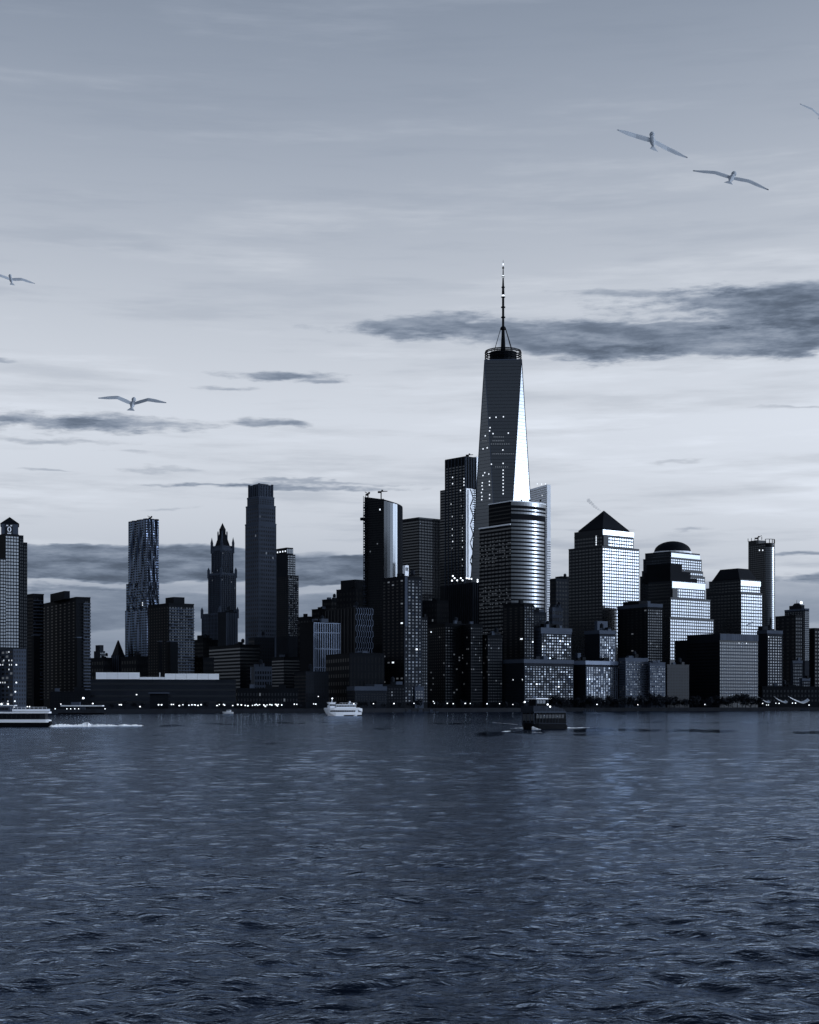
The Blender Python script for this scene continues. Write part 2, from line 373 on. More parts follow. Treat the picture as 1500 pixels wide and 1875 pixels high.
    me.polygons.foreach_set('use_smooth', np.ones(len(q), bool)); me.update(calc_edges=True)
    at_ = me.attributes.new('calm', 'FLOAT', 'POINT'); at_.data.foreach_set('value', np.append(calm.ravel(), np.zeros(4)).astype(np.float32))
    m = bpy.data.materials.new('river_water'); m.use_nodes = True; t = m.node_tree; b = t.nodes['Principled BSDF']
    t.nodes.remove(b)
    gl = t.nodes.new('ShaderNodeBsdfGlossy'); gl.inputs['Roughness'].default_value = .08; gl.inputs['Color'].default_value = (.52, .63, .80, 1)
    df = t.nodes.new('ShaderNodeBsdfDiffuse'); df.inputs['Color'].default_value = (.004, .007, .016, 1)
    fr = t.nodes.new('ShaderNodeFresnel'); fr.inputs['IOR'].default_value = 1.22
    mx = t.nodes.new('ShaderNodeMixShader'); t.links.new(fr.outputs[0], mx.inputs[0]); t.links.new(df.outputs[0], mx.inputs[1]); t.links.new(gl.outputs[0], mx.inputs[2])
    t.links.new(mx.outputs[0], t.nodes['Material Output'].inputs['Surface'])
    ca = t.nodes.new('ShaderNodeAttribute'); ca.attribute_name = 'calm'; cs = t.nodes.new('ShaderNodeMath'); cs.operation = 'MULTIPLY_ADD'
    t.links.new(ca.outputs['Fac'], cs.inputs[0]); cs.inputs[1].default_value = -.985; cs.inputs[2].default_value = 1.0
    tcn = t.nodes.new('ShaderNodeTexCoord'); prev = None
    for sc_, dist, sx in ((.8, .19, .55), (2.6, .09, .6), (8.0, .026, .7)):
        mp = t.nodes.new('ShaderNodeMapping'); mp.inputs['Scale'].default_value = (sx, 1, 1); mp.inputs['Rotation'].default_value = (0, 0, .25)
        t.links.new(tcn.outputs['Object'], mp.inputs[0])
        n = t.nodes.new('ShaderNodeTexNoise'); n.inputs['Scale'].default_value = sc_; n.inputs['Detail'].default_value = 3; n.inputs['Distortion'].default_value = .6
        t.links.new(mp.outputs[0], n.inputs['Vector'])
        bp = t.nodes.new('ShaderNodeBump'); bp.inputs['Distance'].default_value = dist; t.links.new(cs.outputs[0], bp.inputs['Strength'])
        t.links.new(n.outputs['Fac'], bp.inputs['Height'])
        if prev: t.links.new(prev, bp.inputs['Normal'])
        prev = bp.outputs[0]
    for q_ in (gl, df, fr): t.links.new(prev, q_.inputs['Normal'])
    me.materials.append(m)
    o = bpy.data.objects.new('water', me); COL.objects.link(o); o['kind'] = 'structure'
build_water()

# ------------------------------------------------------------------ the far bank: ground and sea wall
pxs = list(range(-900, 2401, 50))
front = [((p - 750) / F * shore_y(p), shore_y(p)) for p in pxs]
gpoly = front + [(9000, 9000), (-9000, 9000)]
o = MB().prism([(x, y + .6) for x, y in gpoly], -2, 3.0).obj('ground', 'asphalt'); o['kind'] = 'structure'
mb = MB()
for (x0, y0), (x1, y1) in zip(front, front[1:]):
    d = hypot(x1 - x0, y1 - y0); mb.box(((x0 + x1) / 2, (y0 + y1) / 2, .9), ((x1 - x0) / d, (y1 - y0) / d), d + .3, 1.0, 5.2)
tag(mb.obj('sea_wall', 'quay'), 'long low dark stone sea wall along the far bank at the waterline', 'sea wall')

# ------------------------------------------------------------------ skyline
G0 = 3.0
# -- tower with pediment, left end
Y = 1190; f_ = foot(-45, 9.5, 35, Y, 40)
b = Bld('pediment_tower', 'tall glass tower with a gabled pediment and white oval crest', f_)
zt = zz(977, Y); b.block(f_, G0, zt, 'dmetal'); zb = zz(1187, Y)
b.grid(f_, 'R', zb, zt - 1, 5, 34, .78, .66, 'mirror', True, 'dmetal', jit=.4)
fw_ = foot(-60, -30, 11, Y - 14, 40); b.block(fw_, G0, zz(1020, Y - 14), 'dmetal', 'wing'); b.grid(fw_, 'R', zb, zz(1021, Y - 14), 8, 28, .78, .66, 'mirror', True, 'dmetal', jit=.4)
fu = foot(0, 2, 33.5, Y + 12, 14, dl=24); zu = zz(955, Y); b.block(fu, zt - .2, zu, 'stone', 'crown')
p, d, w, n = b.edge(fu, 'R'); pl_, dl_, wl_, nl_ = b.edge(fu, 'L'); back = (-dl_[0] * wl_, -dl_[1] * wl_)
za = zz(943, Y)
q0 = (p[0] - d[0] * .7, p[1] - d[1] * .7); q1 = (p[0] + d[0] * (w + .7), p[1] + d[1] * (w + .7)); qm = ((q0[0] + q1[0]) / 2, (q0[1] + q1[1]) / 2)
vs = []
for ox, oy in ((n[0] * .9, n[1] * .9), (back[0] * 1.04, back[1] * 1.04)):
    vs += [(q0[0] + ox, q0[1] + oy, zu), (q1[0] + ox, q1[1] + oy, zu), (qm[0] + ox, qm[1] + oy, za)]
MB().add(vs, [(0, 1, 2), (5, 4, 3), (0, 2, 5, 3), (2, 1, 4, 5), (1, 0, 3, 4)]).obj('pediment_roof', 'copper', b.root)
zc_ = zz(966, Y); cc = (p[0] + d[0] * w * .47 + n[0] * .2, p[1] + d[1] * w * .47 + n[1] * .2)
MB().box((cc[0], cc[1], zc_), d, 5.2, .5, 8.2).obj('crest_panel', 'black', b.root)
c2 = (cc[0] + n[0] * .4, cc[1] + n[1] * .4); ring = MB()
for i in range(14):
    a0, a1 = 2 * pi * i / 14, 2 * pi * (i + 1) / 14
    ring.tube((c2[0] + d[0] * 1.15 * cos(a0), c2[1] + d[1] * 1.15 * cos(a0), zc_ + 1.8 * sin(a0)), (c2[0] + d[0] * 1.15 * cos(a1), c2[1] + d[1] * 1.15 * cos(a1), zc_ + 1.8 * sin(a1)), .45)
for s_ in (-1, 1): ring.box((c2[0] + d[0] * s_ * 1.5, c2[1] + d[1] * s_ * 1.5, zc_ + 2.9), d, 1.3, .5, 1.0)
ring.box((c2[0], c2[1], zc_ - 3.0), d, 3.0, .5, .8); ring.obj('oval_crest', 'white', b.root)
f2 = foot(10, 35.5, 43, Y + 26, 30); b.block(f2, G0, zz(980, Y + 26), 'dmetal', 'wing'); b.grid(f2, 'R', zb, zz(984, Y + 26), 2, 34, .7, .6, 'glass', True, 'dmetal')
f3 = foot(20, 43, 50, Y + 34, 30); b.block(f3, G0, zz(993, Y + 34), 'dmetal', 'wing'); b.grid(f3, 'R', zb, zz(997, Y + 34), 2, 32, .7, .6, 'glass', True, 'dmetal')
f4 = foot(-60, 24.5, 48, Y - 40, 30); zb4 = zz(1187, Y - 40); b.block(f4, G0, zb4 - .5, 'stone', 'base')
b.grid(f4, 'R', G0 + 3, zb4 - 1, 5, 13, .5, .5, 'black', True, None)
b.grid(f4, 'L', G0 + 3, zb4 - 1, 12, 13, .55, .5, 'dglass', False, None, dim=.2)
sx = 1 / 3.75
b.dots(f4, 'L', [(x * sx, 860 + y * sx) for x, y in [(62, 1252), (27, 1310), (62, 1310), (82, 1310), (5, 1340), (20, 1340), (65, 1340), (80, 1340), (62, 1372), (5, 1462), (20, 1462), (35, 1462), (58, 1493), (55, 1590)]], 1.0, 1.0)
b.dots(f4, 'R', [(x * sx, 860 + y * sx) for x, y in [(112, 1340), (112, 1462), (105, 1525), (102, 1590)]], 1.0, 1.0)
b.finish(300)

def balcony_stack(b, ft, side, z0, z1, nx, ny, u0, u1, mat='stone'):   # slabs and fronts of balconies, one part each row
    p, d, w, n = b.edge(ft, side); chh = (z1 - z0) / ny; cw = w * (u1 - u0)
    for j in range(ny):
        z = z0 + j * chh; uc = w * (u0 + u1) / 2
        MB().box((p[0] + d[0] * uc + n[0] * .7, p[1] + d[1] * uc + n[1] * .7, z + .1), d, cw, 1.7, .9).obj('balcony', mat, b.root)

# -- brick apartment slabs
def slab(name, label, xl, xc, xr, top, Y, al, wall, pent=None, balc=(.55, 1.0), rows=30, annexes=(), nx=4, group=None, bm='stone'):
    f = foot(xl, xc, xr, Y, al); b = Bld(name, label, f, group=group); zt = zz(top, Y)
    b.block(f, G0, zt, wall); b.parapet(f, zt, zt + 1.0, wall, .4)
    if pent: b.block(foot(pent[0], pent[1], pent[2], Y + 14, al), zt, zz(pent[3], Y + 14), wall, 'penthouse')
    b.grid(f, 'R', G0 + 8, zt - 2, nx, rows, .55, .5, 'glass', True, None, u0=balc[0], u1=balc[1], jit=1.2)
    balcony_stack(b, f, 'R', G0 + 8, zt - 2, nx, rows, *balc, mat=bm)
    if balc[0] > .1: b.grid(f, 'R', G0 + 8, zt - 2, 4, rows, .3, .4, 'dglass', False, None, u0=.02, u1=balc[0] - .02)
    b.grid(f, 'L', G0 + 8, zt - 2, 8, rows, .35, .4, 'dglass', False, None, dim=.004)
    for (a, c, e, t, dy) in annexes:
        fa = foot(a, c, e, Y + dy, al); b.block(fa, G0, zz(t, Y + dy), wall, 'annex'); b.parapet(fa, zz(t, Y + dy), zz(t, Y + dy) + .8, bm, .4)
    b.finish(160); return b
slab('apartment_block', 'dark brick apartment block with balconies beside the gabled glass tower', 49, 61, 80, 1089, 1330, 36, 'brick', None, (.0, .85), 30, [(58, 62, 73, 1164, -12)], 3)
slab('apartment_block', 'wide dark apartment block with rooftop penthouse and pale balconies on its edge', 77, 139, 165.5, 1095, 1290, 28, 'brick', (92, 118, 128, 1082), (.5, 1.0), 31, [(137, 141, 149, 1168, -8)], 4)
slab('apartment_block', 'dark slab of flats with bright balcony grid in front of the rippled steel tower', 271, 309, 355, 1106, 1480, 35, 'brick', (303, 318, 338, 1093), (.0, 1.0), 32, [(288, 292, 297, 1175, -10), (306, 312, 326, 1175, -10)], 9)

# -- small old tower and pyramid roofed tower far behind
Y = 2350
f = foot(172, 183, 192.5, Y, 40); b = Bld('office_tower', 'little stepped tower with one bright side between two brick blocks and a pointed roof', f)
b.block(f, G0, zz(1192, Y), 'brick2'); fs = scaled(f, .72); b.block(fs, zz(1192, Y), zz(1181, Y), 'brick2', 'penthouse')
b.grid(f, 'R', zz(1235, Y), zz(1193, Y), 3, 7, .8, .6, 'mirror', True, 'brick2'); b.finish(40)
f = foot(204, 217, 229, Y - 80, 42); b = Bld('pyramid_roof_tower', 'small dark tower with a steep pointed pyramid roof', f)
zt = zz(1199, Y - 80); b.block(f, G0, zt, 'brick2'); cx, cy = centre(f)
b.block(scaled(f, .92), zt, zz(1172, Y - 80), 'copper', 'roof', scaled(f, .08)); b.grid(f, 'R', zz(1245, Y - 80), zt - 2, 3, 7, .35, .8, 'dglass', False); b.fins(f, 'L', zz(1245, Y - 80), zt - 1, 4, .8, .7, 'stone'); b.finish(0)
def low(name, label, xl, xc, xr, top, Y, al=40, wall='brick', nx=0, ny=0, ind=False, frame=None, fw=.5, fh=.5, mat='dglass', lit=0., dim=0., pent=None, dl=None, dr=None, fl=True, band=None, most=200, jit=.6, group=None, cap=None, fin=True):
    f = foot(xl, xc, xr, Y, al, dl, dr); b = Bld(name, label, f, group=group); zt = zz(top, Y); b.block(f, G0, zt, wall)
    if cap: b.parapet(f, zt - 3, zt + .6, cap, .5)
    else: b.parapet(f, zt, zt + .8, wall, .3)
    if pent: b.block(foot(pent[0], pent[1], pent[2], Y + 12, al), zt, zz(pent[3], Y + 12), pent[4] if len(pent) > 4 else wall, 'penthouse')
    if nx: b.grid(f, 'R', G0 + 5, zt - 2 - (3 if cap else 0), nx, ny, fw, fh, mat, ind, frame, lit=lit, dim=dim, jit=jit)
    if nx and fl: b.grid(f, 'L', G0 + 5, zt - 2, max(2, nx), ny, .45, .45, 'dglass', False, None, lit=lit * .5, dim=dim)  # left side always gets duller glass, its shade put into the material
    if band: b.bands(f, 'R', G0 + 5, zt - 2, band, .45, mat); b.bands(f, 'L', G0 + 5, zt - 2, band, .45, mat)
    rr = random.Random(int(xl * 7 + top)); wr = hypot(f[1][0] - f[0][0], f[1][1] - f[0][1]); wl = hypot(f[3][0] - f[0][0], f[3][1] - f[0][1])
    def rf(u, v): return (f[0][0] + (f[1][0] - f[0][0]) * u + (f[3][0] - f[0][0]) * v, f[0][1] + (f[1][1] - f[0][1]) * u + (f[3][1] - f[0][1]) * v)
    for k in range(min(4, 1 + int(wr / 14))):
        q = rf(rr.uniform(.15, .85), rr.uniform(.15, .6)); h_ = rr.uniform(1.8, 4.2); dd = b.edge(f, 'R')[1]
        MB().box((q[0], q[1], zt + .4 + h_ / 2), dd, rr.uniform(2.5, min(8, wr * .3)), rr.uniform(2.5, 5), h_).obj('roof_unit', rr.choice([wall, 'dmetal', 'stone']), b.root)
    if rr.random() < .55 and wr > 14:
        q = rf(rr.uniform(.2, .8), rr.uniform(.15, .4)); c_ = zt + 3.2
        tk = MB().lathe(q, [(1.9, c_), (1.9, c_ + 3.4), (.1, c_ + 4.8)], 10)
        for a_ in range(4): tk.tube((q[0] + 1.4 * cos(a_ * 1.57 + .7), q[1] + 1.4 * sin(a_ * 1.57 + .7), zt), (q[0] + 1.4 * cos(a_ * 1.57 + .7), q[1] + 1.4 * sin(a_ * 1.57 + .7), c_ + .1), .16, None, 4)
        tk.obj('water_tank', 'brick2', b.root)
    if rr.random() < .4: q = rf(.5, .3); MB().tube((q[0], q[1], zt), (q[0], q[1], zt + rr.uniform(6, 10)), .16, .06, 4).obj('aerial', 'dmetal', b.root)
    if fin: b.finish(most)
    return b
low('low_building', 'low dark block below the small stepped tower, roofline just above the white roof strip', 163, 190, 206, 1205, 2250, 40, 'brick', 6, 6)
low('low_building', 'low dark block between the pointed roof and the rippled steel tower', 222, 250, 272, 1203, 2000, 40, 'brick', 6, 6)

# -- rippled steel tower
Y = 2250
f = foot(235, 268, 291, Y, 38); b = Bld('rippled_tower', 'tall residential tower with rippling stainless steel facade', f)
def ripple(ft, z0, z1, seed, amp):
    rg = random.Random(seed); N = 26; nz = 60; mb = MB(); cols = []
    ph = [[rg.random() * 6.28 for _ in range(3)] for _ in range(4)]
    ring = []
    for e in range(4):
        p, d, w, n = b.edge(ft, e); 
        for i in range(N): ring.append((p, d, w, n, i / N, e))
    vs = []
    for k in range(nz + 1):
        z = z0 + (z1 - z0) * k / nz; zn = k / nz
        for p, d, w, n, u, e in ring:
            fade = min(1, 6 * u, 6 * (1 - u))
            off = amp * fade * (sin(u * 19 + 2.2 * sin(zn * 5 + ph[e][0]) + ph[e][1]) * .8 + .5 * sin(u * 31 + zn * 9 + ph[e][2]))
            vs.append((p[0] + d[0] * w * u + n[0] * off, p[1] + d[1] * w * u + n[1] * off, z))
    n4 = len(ring)
    fs = [(k * n4 + i, k * n4 + (i + 1) % n4, (k + 1) * n4 + (i + 1) % n4, (k + 1) * n4 + i) for k in range(nz) for i in range(n4)]
    fs.append(tuple(nz * n4 + i for i in range(n4)))
    mb.add(vs, fs); mb.obj('wall', 'steel', b.root, True)
    rows = int((z1 - z0) / 3.6); m2 = MB()
    for e in (0, 3):
        p, d, w, n = b.edge(ft, e); 
        for j in range(rows):
            z = z0 + (j + .5) * (z1 - z0) / rows; zn = (z - z0) / (z1 - z0)
            for i in range(10):
                u = (i + .5) / 10; fade = min(1, 6 * u, 6 * (1 - u))
                off = amp * fade * (sin(u * 19 + 2.2 * sin(zn * 5 + ph[e][0]) + ph[e][1]) * .8 + .5 * sin(u * 31 + zn * 9 + ph[e][2]))
                m2.box((p[0] + d[0] * w * u + n[0] * off, p[1] + d[1] * w * u + n[1] * off, z), d, w / 10 * .55, .8, 1.9)
    o = m2.obj('window', 'dglass', b.root); o['kind'] = 'stuff'
ripple(f, zz(1065, Y), zz(949, Y), 1, 1.7)
f2 = foot(231, 268, 291.5, Y - 4, 38); ripple(f2, zz(1115, Y), zz(1065, Y), 2, 1.5)
f3 = foot(229, 268, 292, Y - 8, 38); ripple(f3, G0, zz(1115, Y), 3, 1.3)
b.dots(f3, 'L', [(261, 1104), (261, 1108)], 1.6, 1.6)
b.finish(10)
def crane(label, px, py, Y, reach=16, tilt=12, mast=8, name='crane'):
    mast += 6
    x, y, z = at(px, py, Y); e = empty(name, (x, y, z - mast), label, 'crane')
    MB().box((x, y, z - mast / 2), (1, 0), 1.2, 1.2, mast).obj('mast', 'dmetal', e)
    MB().tube((x - reach * .35 * cos(R(tilt)), y, z - reach * .35 * sin(R(tilt))), (x + reach * cos(R(tilt)), y, z + reach * sin(R(tilt))), .7, .45, 4).obj('jib', 'dmetal', e)
    MB().box((x - reach * .3, y, z - reach * .3 * sin(R(tilt)) - .6), (1, 0), 3.2, 1.6, 2.0).obj('counterweight', 'dmetal', e)
    MB().box((x + 1.2, y, z + .9), (1, 0), 2.0, 1.6, 1.8).obj('cab', 'dmetal', e)
    return e
crane('tiny crane on the roof of the rippled steel tower', 276, 947.2, 2290, 5, 155, 3)

# -- gothic skyscraper
Y = 2000
f0 = foot(370, 402, 435, Y, 42); b = Bld('gothic_skyscraper', 'old gothic skyscraper with green pyramid crown and pinnacles', f0)
b.block(f0, G0, zz(1122, Y), 'stone')
f1 = foot(382, 405, 432, Y + 12, 42); z1 = zz(1048, Y + 12); b.block(f1, zz(1122, Y), z1, 'stone')
f2 = foot(388, 406, 427, Y + 20, 42); z2 = zz(1003, Y + 20); b.block(f2, z1, z2, 'stone')
f2b = scaled(f2, .9); z2b = zz(998, Y + 20); b.block(f2b, z2, z2b, 'stone')
z3 = zz(974, Y + 20); b.block(scaled(f2, .70), z2b, z3, 'copper', 'roof', scaled(f2, .28))
z4 = zz(966, Y + 20); b.block(scaled(f2, .30), z3, z4, 'copper', 'lantern'); cx, cy = centre(f2)
MB().pyramid(scaled(f2, .26), z4, (cx, cy, zz(955, Y + 20))).obj('spire', 'copper', b.root)
b.parapet(f1, z1 - 2.5, z1 - .5, 'pale', .6, 'cornice'); b.parapet(f2, z2 - 2, z2 - .4, 'pale', .6, 'cornice')
def pinnacle(x, y, z0, h, r):
    q = [(x - r, y - r), (x + r, y - r), (x + r, y + r), (x - r, y + r)]
    MB().prism(q, z0 - 6, z0 + h * .45).pyramid([(a + (a - x) * .15, c + (c - y) * .15) for a, c in q], z0 + h * .45, (x, y, z0 + h)).obj('pinnacle', 'stone', b.root)
for q in f2: pinnacle(q[0], q[1], z2, 15, 1.5)
for q in f1: pinnacle(q[0], q[1], z1, 8, 1.5)
for q in f0: pinnacle(q[0], q[1], zz(1122, Y), 9, 1.6)
for q in scaled(f2, .42): pinnacle(q[0], q[1], z3 - 2, 5, .8)
for ft, a, c, nx, ny in ((f1, zz(1122, Y), z1 - 3, 8, 20), (f2, z1, z2 - 3, 6, 12), (f0, G0 + 40, zz(1124, Y), 12, 16)):
    for sd in 'RL':
        b.fins(ft, sd, a + .2, c, nx, .9, .9, 'stone'); b.grid(ft, sd, a, c, nx, ny, .5, .62, 'dglass', False, None, dim=.01)
b.finish(0)
low('office_block', 'dark stepped masonry block at the foot of the gothic skyscraper', 353, 372, 400, 1172, 1900, 40, 'brick', 8, 16, pent=(361, 372, 384, 1163))
b = low('ribbed_office', 'grey office with vertical ribs in front of the gothic skyscraper base', 399, 414, 434, 1121, 1850, 36, 'brick2', fin=False)
b.fins(b.ft, 'R', G0 + 40, zz(1122, 1850), 6, 1.2, 1.0, 'stone'); b.grid(b.ft, 'R', G0 + 40, zz(1122, 1850) - 2, 6, 30, .4, .5, 'dglass', False, None); b.finish(0)

# -- tall limestone residential tower
Y = 1880
f = foot(449, 473.5, 506, Y, 40); b = Bld('limestone_tower', 'very tall slim limestone tower with stepped crown', f)
tiers = [(1.0, G0, zz(958, Y)), (.955, zz(958, Y), zz(925, Y)), (.87, zz(925, Y), zz(909, Y)), (.74, zz(909, Y), zz(887, Y))]
for i, (s_, a, c) in enumerate(tiers):
    ft = scaled(f, s_); b.block(ft, a, c, 'stone')
    ny = max(3, int((c - a) / 5.4)); a2 = zz(1168, Y) if i == 0 else a
    ny = max(3, int((c - a2) / 5.2))
    b.grid(ft, 'R', a2 + 1, c - 1.5, 8 if i < 2 else 6, ny, .46, .5, 'dglass', True, 'stone', dim=.01)
    b.grid(ft, 'L', a2 + 1, c - 1.5, 7, ny, .42, .5, 'dglass', False, None, dim=.004)
    b.parapet(ft, c - .8, c + 1.0, 'stone', .35)
ft = scaled(f, .74)
for q in ft: MB().box((q[0], q[1], tiers[3][2] - 8), (1, 0), 2.6, 2.6, 20).obj('corner_pier', 'stone', b.root)
MB().prism(scaled(f, .5), tiers[3][2], tiers[3][2] + 2.4).obj('penthouse', 'brick2', b.root)
for sd in 'RL': b.fins(ft, sd, tiers[3][1], tiers[3][2] + .5, 5, 1.3, 1.0, 'stone', 'pilaster')
b.finish(300)

# -- stepped tower with lit crown
Y = 2020
f = foot(505, 528, 547, Y, 36); b = Bld('stepped_tower', 'stepped tower with bright window grid beside the limestone tower', f)
zt = zz(1053, Y); b.block(f, G0, zt, 'brick2')
fa = foot(505, 527, 541, Y + 6, 36); za_ = zz(1014, Y); b.block(fa, zt, za_, 'brick2')
fb_ = foot(506, 525, 537, Y + 10, 36); zb_ = zz(1001, Y); b.block(fb_, za_, zb_, 'brick2')
b.grid(f, 'R', zz(1165, Y), zt - 1, 6, 28, .55, .55, 'mirror', True, None, jit=1.0); b.grid(fa, 'R', zt, za_ - 1, 5, 9, .6, .6, 'mirror', True, None, jit=.6)
b.grid(fb_, 'R', za_ + 1, zb_ - 1, 3, 1, .7, .8, 'mirror', True, None); b.grid(fb_, 'L', za_ + 3, zb_ - 3, 4, 1, .4, .6, 'lit', True)
b.grid(f, 'L', zz(1165, Y), zt - 1, 7, 28, .45, .4, 'dglass', False); b.finish(240)

# -- low rise cluster between
low('low_building', 'dark flat roofed block beside the stepped bright window tower', 545, 566, 577, 1130, 1750, 40, 'brick', 4, 14)
b = low('finned_office', 'dark office block with a bright lattice of thin vertical fins', 549, 574, 623, 1140, 1560, 33, 'brick', fin=False)
zt = zz(1140, 1560)
b.fins(b.ft, 'R', zz(1230, 1560), zt, 12, .8, .9, 'lattice'); 
for py in (1140.5, 1158, 1188, 1222):
    p, d, w, n = b.edge(b.ft, 'R'); MB().box((p[0] + d[0] * w / 2 + n[0] * .55, p[1] + d[1] * w / 2 + n[1] * .55, zz(py, 1560)), d, w - .2, .7, .8).obj('ledge', 'lattice', b.root)
b.grid(b.ft, 'R', zz(1230, 1560), zt - 1, 12, 17, .6, .7, 'dglass', False); b.finish(0)
low('office_block', 'dark stepped roof block behind the finned office, lowest of the steps', 571, 585, 604, 1116, 1900, 40, 'brick', 5, 20)
low('office_block', 'dark block stepping up behind the finned office', 590, 606, 632, 1098, 1930, 40, 'brick', 5, 20)
low('office_block', 'broad dark block stepping highest behind the zigzag facade', 616, 651, 688, 1078, 1860, 40, 'dmetal', 6, 20, pent=(624, 650, 676, 1061, 'dmetal'))
b = low('zigzag_office', 'dark office with a pale zigzag pattern of bent fins', 597, 651, 684, 1112, 1640, 30, 'dmetal', fin=False)
p, d, w, n = b.edge(b.ft, 'R'); z0, z1 = zz(1196, 1640), zz(1113, 1640)
for i in range(8):
    u = w * (i + .4) / 8; K = 8; mb = MB()
    for j in range(K):
        o0 = .8 if j % 2 else -.8; za0 = z0 + (z1 - z0) * j / K; za1 = z0 + (z1 - z0) * (j + 1) / K
        mb.tube((p[0] + d[0] * (u + o0) + n[0] * .5, p[1] + d[1] * (u + o0) + n[1] * .5, za0), (p[0] + d[0] * (u + o0) + n[0] * .5, p[1] + d[1] * (u + o0) + n[1] * .5, za1 - 1.4), .42, None, 4)
        mb.tube((p[0] + d[0] * (u + o0) + n[0] * .5, p[1] + d[1] * (u + o0) + n[1] * .5, za1 - 1.4), (p[0] + d[0] * (u - o0) + n[0] * .5, p[1] + d[1] * (u - o0) + n[1] * .5, za1), .42, None, 4)
    mb.obj('bent_fin', 'lattice', b.root)
b.fins(b.ft, 'L', z0, z1, 9, .9, .8, 'granite'); b.grid(b.ft, 'R', z0, z1, 8, 18, .5, .6, 'dglass', False); b.finish(0)

# -- glass tower under construction with sloped top
Y = 1720
b_f = foot(667.5, 703, 737, Y, 52)
C, Rr, K, L = b_f
arc = []
for i in range(11):
    t = i / 10; x = C[0] + (Rr[0] - C[0]) * t; y = C[1] + (Rr[1] - C[1]) * t; bl = 5.5 * sin(pi * t)
    nn = hypot(Rr[0] - C[0], Rr[1] - C[1]); arc.append((x + (Rr[1] - C[1]) / nn * bl, y - (Rr[0] - C[0]) / nn * bl))
poly = arc + [K, L]
b = Bld('glass_tower', 'curved glass tower with sloping unfinished top and scaffold edge', b_f)
z_a = zz(922, Y)
mbx = MB(); nA = len(poly); tops = []
for (x, y) in poly:
    t = ((x - L[0])) / (Rr[0] - L[0]); tops.append(zz(906, Y) + (z_a - zz(906, Y)) * max(0, min(1, t)))
mbx.add([(x, y, G0) for x, y in poly] + [(x, y, t) for (x, y), t in zip(poly, tops)],
        [(i, (i + 1) % nA, nA + (i + 1) % nA, nA + i) for i in range(nA)] + [tuple(range(nA, 2 * nA))]).obj('wall', 'dmetal', b.root)
for i_ in range(10):
    (x0, y0), (x1, y1) = arc[i_], arc[i_ + 1]; w_ = hypot(x1 - x0, y1 - y0); d_ = ((x1 - x0) / w_, (y1 - y0) / w_)
    MB().box(((x0 + x1) / 2 + d_[1] * .1, (y0 + y1) / 2 - d_[0] * .1, (zz(1115, Y) + tops[i_ + 1] - 1) / 2), d_, w_ - .15, .5, tops[i_ + 1] - 1 - zz(1115, Y)).obj('front_panel', 'mirror' if i_ < 5 else 'brick', b.root)  # right half in dark brick so the highlight stays a narrow strip
def poly_strip(pts, z, h, t, name, mat, root):
    mb = MB()
    for (x0, y0), (x1, y1) in zip(pts, pts[1:]):
        w = hypot(x1 - x0, y1 - y0); d = ((x1 - x0) / w, (y1 - y0) / w)
        mb.box(((x0 + x1) / 2 + d[1] * t * .2, (y0 + y1) / 2 - d[0] * t * .2, z), d, w + .05, t, h)
    return mb.obj(name, mat, root)
nfl = 52
for j in range(1, nfl): 
    z = zz(1110, Y) + (zz(925, Y) - zz(1110, Y)) * j / nfl
    poly_strip(arc, z, .35, .35, 'floor_edge', 'dmetal', b.root)
p, d, w, n = b.edge(b_f, 'L')
for j in range(42):                                               # scaffold landings up the left edge
    z = zz(1115, Y) + (zz(912, Y) - zz(1115, Y)) * j / 42
    MB().box((p[0] + d[0] * 1.8 + n[0] * 1.2 , p[1] + d[1] * 1.8 + n[1] * 1.2, z), d, 3.0, 2.6, .9 if j % 3 else 2.2).obj('scaffold_landing', 'concrete', b.root)
for u in (.3, 3.3): MB().box((p[0] + d[0] * u + n[0] * 2.2, p[1] + d[1] * u + n[1] * 2.2, (zz(905, Y) + zz(1125, Y)) / 2), d, .4, .4, zz(905, Y) - zz(1125, Y)).obj('scaffold_pole', 'dmetal', b.root)
MB().box((p[0] - d[0] * 1.5 + n[0] * 1.2, p[1] - d[1] * 1.5 + n[1] * 1.2, zz(947, Y)), d, 5, 3, 3).obj('hoist', 'dmetal', b.root)
b.grid(b_f, 'L', zz(1180, Y), zz(912, Y), 12, 60, .8, .55, 'dglass', False, None, dim=.004, u0=.12)
b.dots(b_f, 'L', [(696, 933)], 1.6, 1.6)
b.block(foot(719, 720.5, 737.6, Y + 12, 52, dl=6), zz(1110, Y), zz(929, Y), 'brick', 'dark_front_wall')  # dark wall added to keep the front dim beside the highlight
b.finish(0)
crane('small crane with level jib on the sloping glass tower', 698, 900, 1740, 7, 2, 4)
crane('slanted crane arm at the left corner of the sloping glass tower roof', 674, 904, 1735, 4, 150, 2)

# -- banded office tower
Y = 2080
f = foot(735, 767, 818, Y, 40); b = Bld('banded_office_tower', 'broad dark office tower with horizontal window bands and a level roof', f)
zt = zz(948, Y); b.block(f, G0, zt, 'dmetal'); b.parapet(f, zt - 1, zt + .8, 'granite', .4)
b.bands(f, 'L', zz(1110, Y), zt - 3, 30, .5, 'glass'); b.bands(f, 'R', zz(1110, Y), zt - 3, 30, .5, 'dglass')
b.fins(f, 'R', zz(1110, Y), zt - 2, 10, .5, .5, 'dmetal', 'mullion')
b.finish(0)

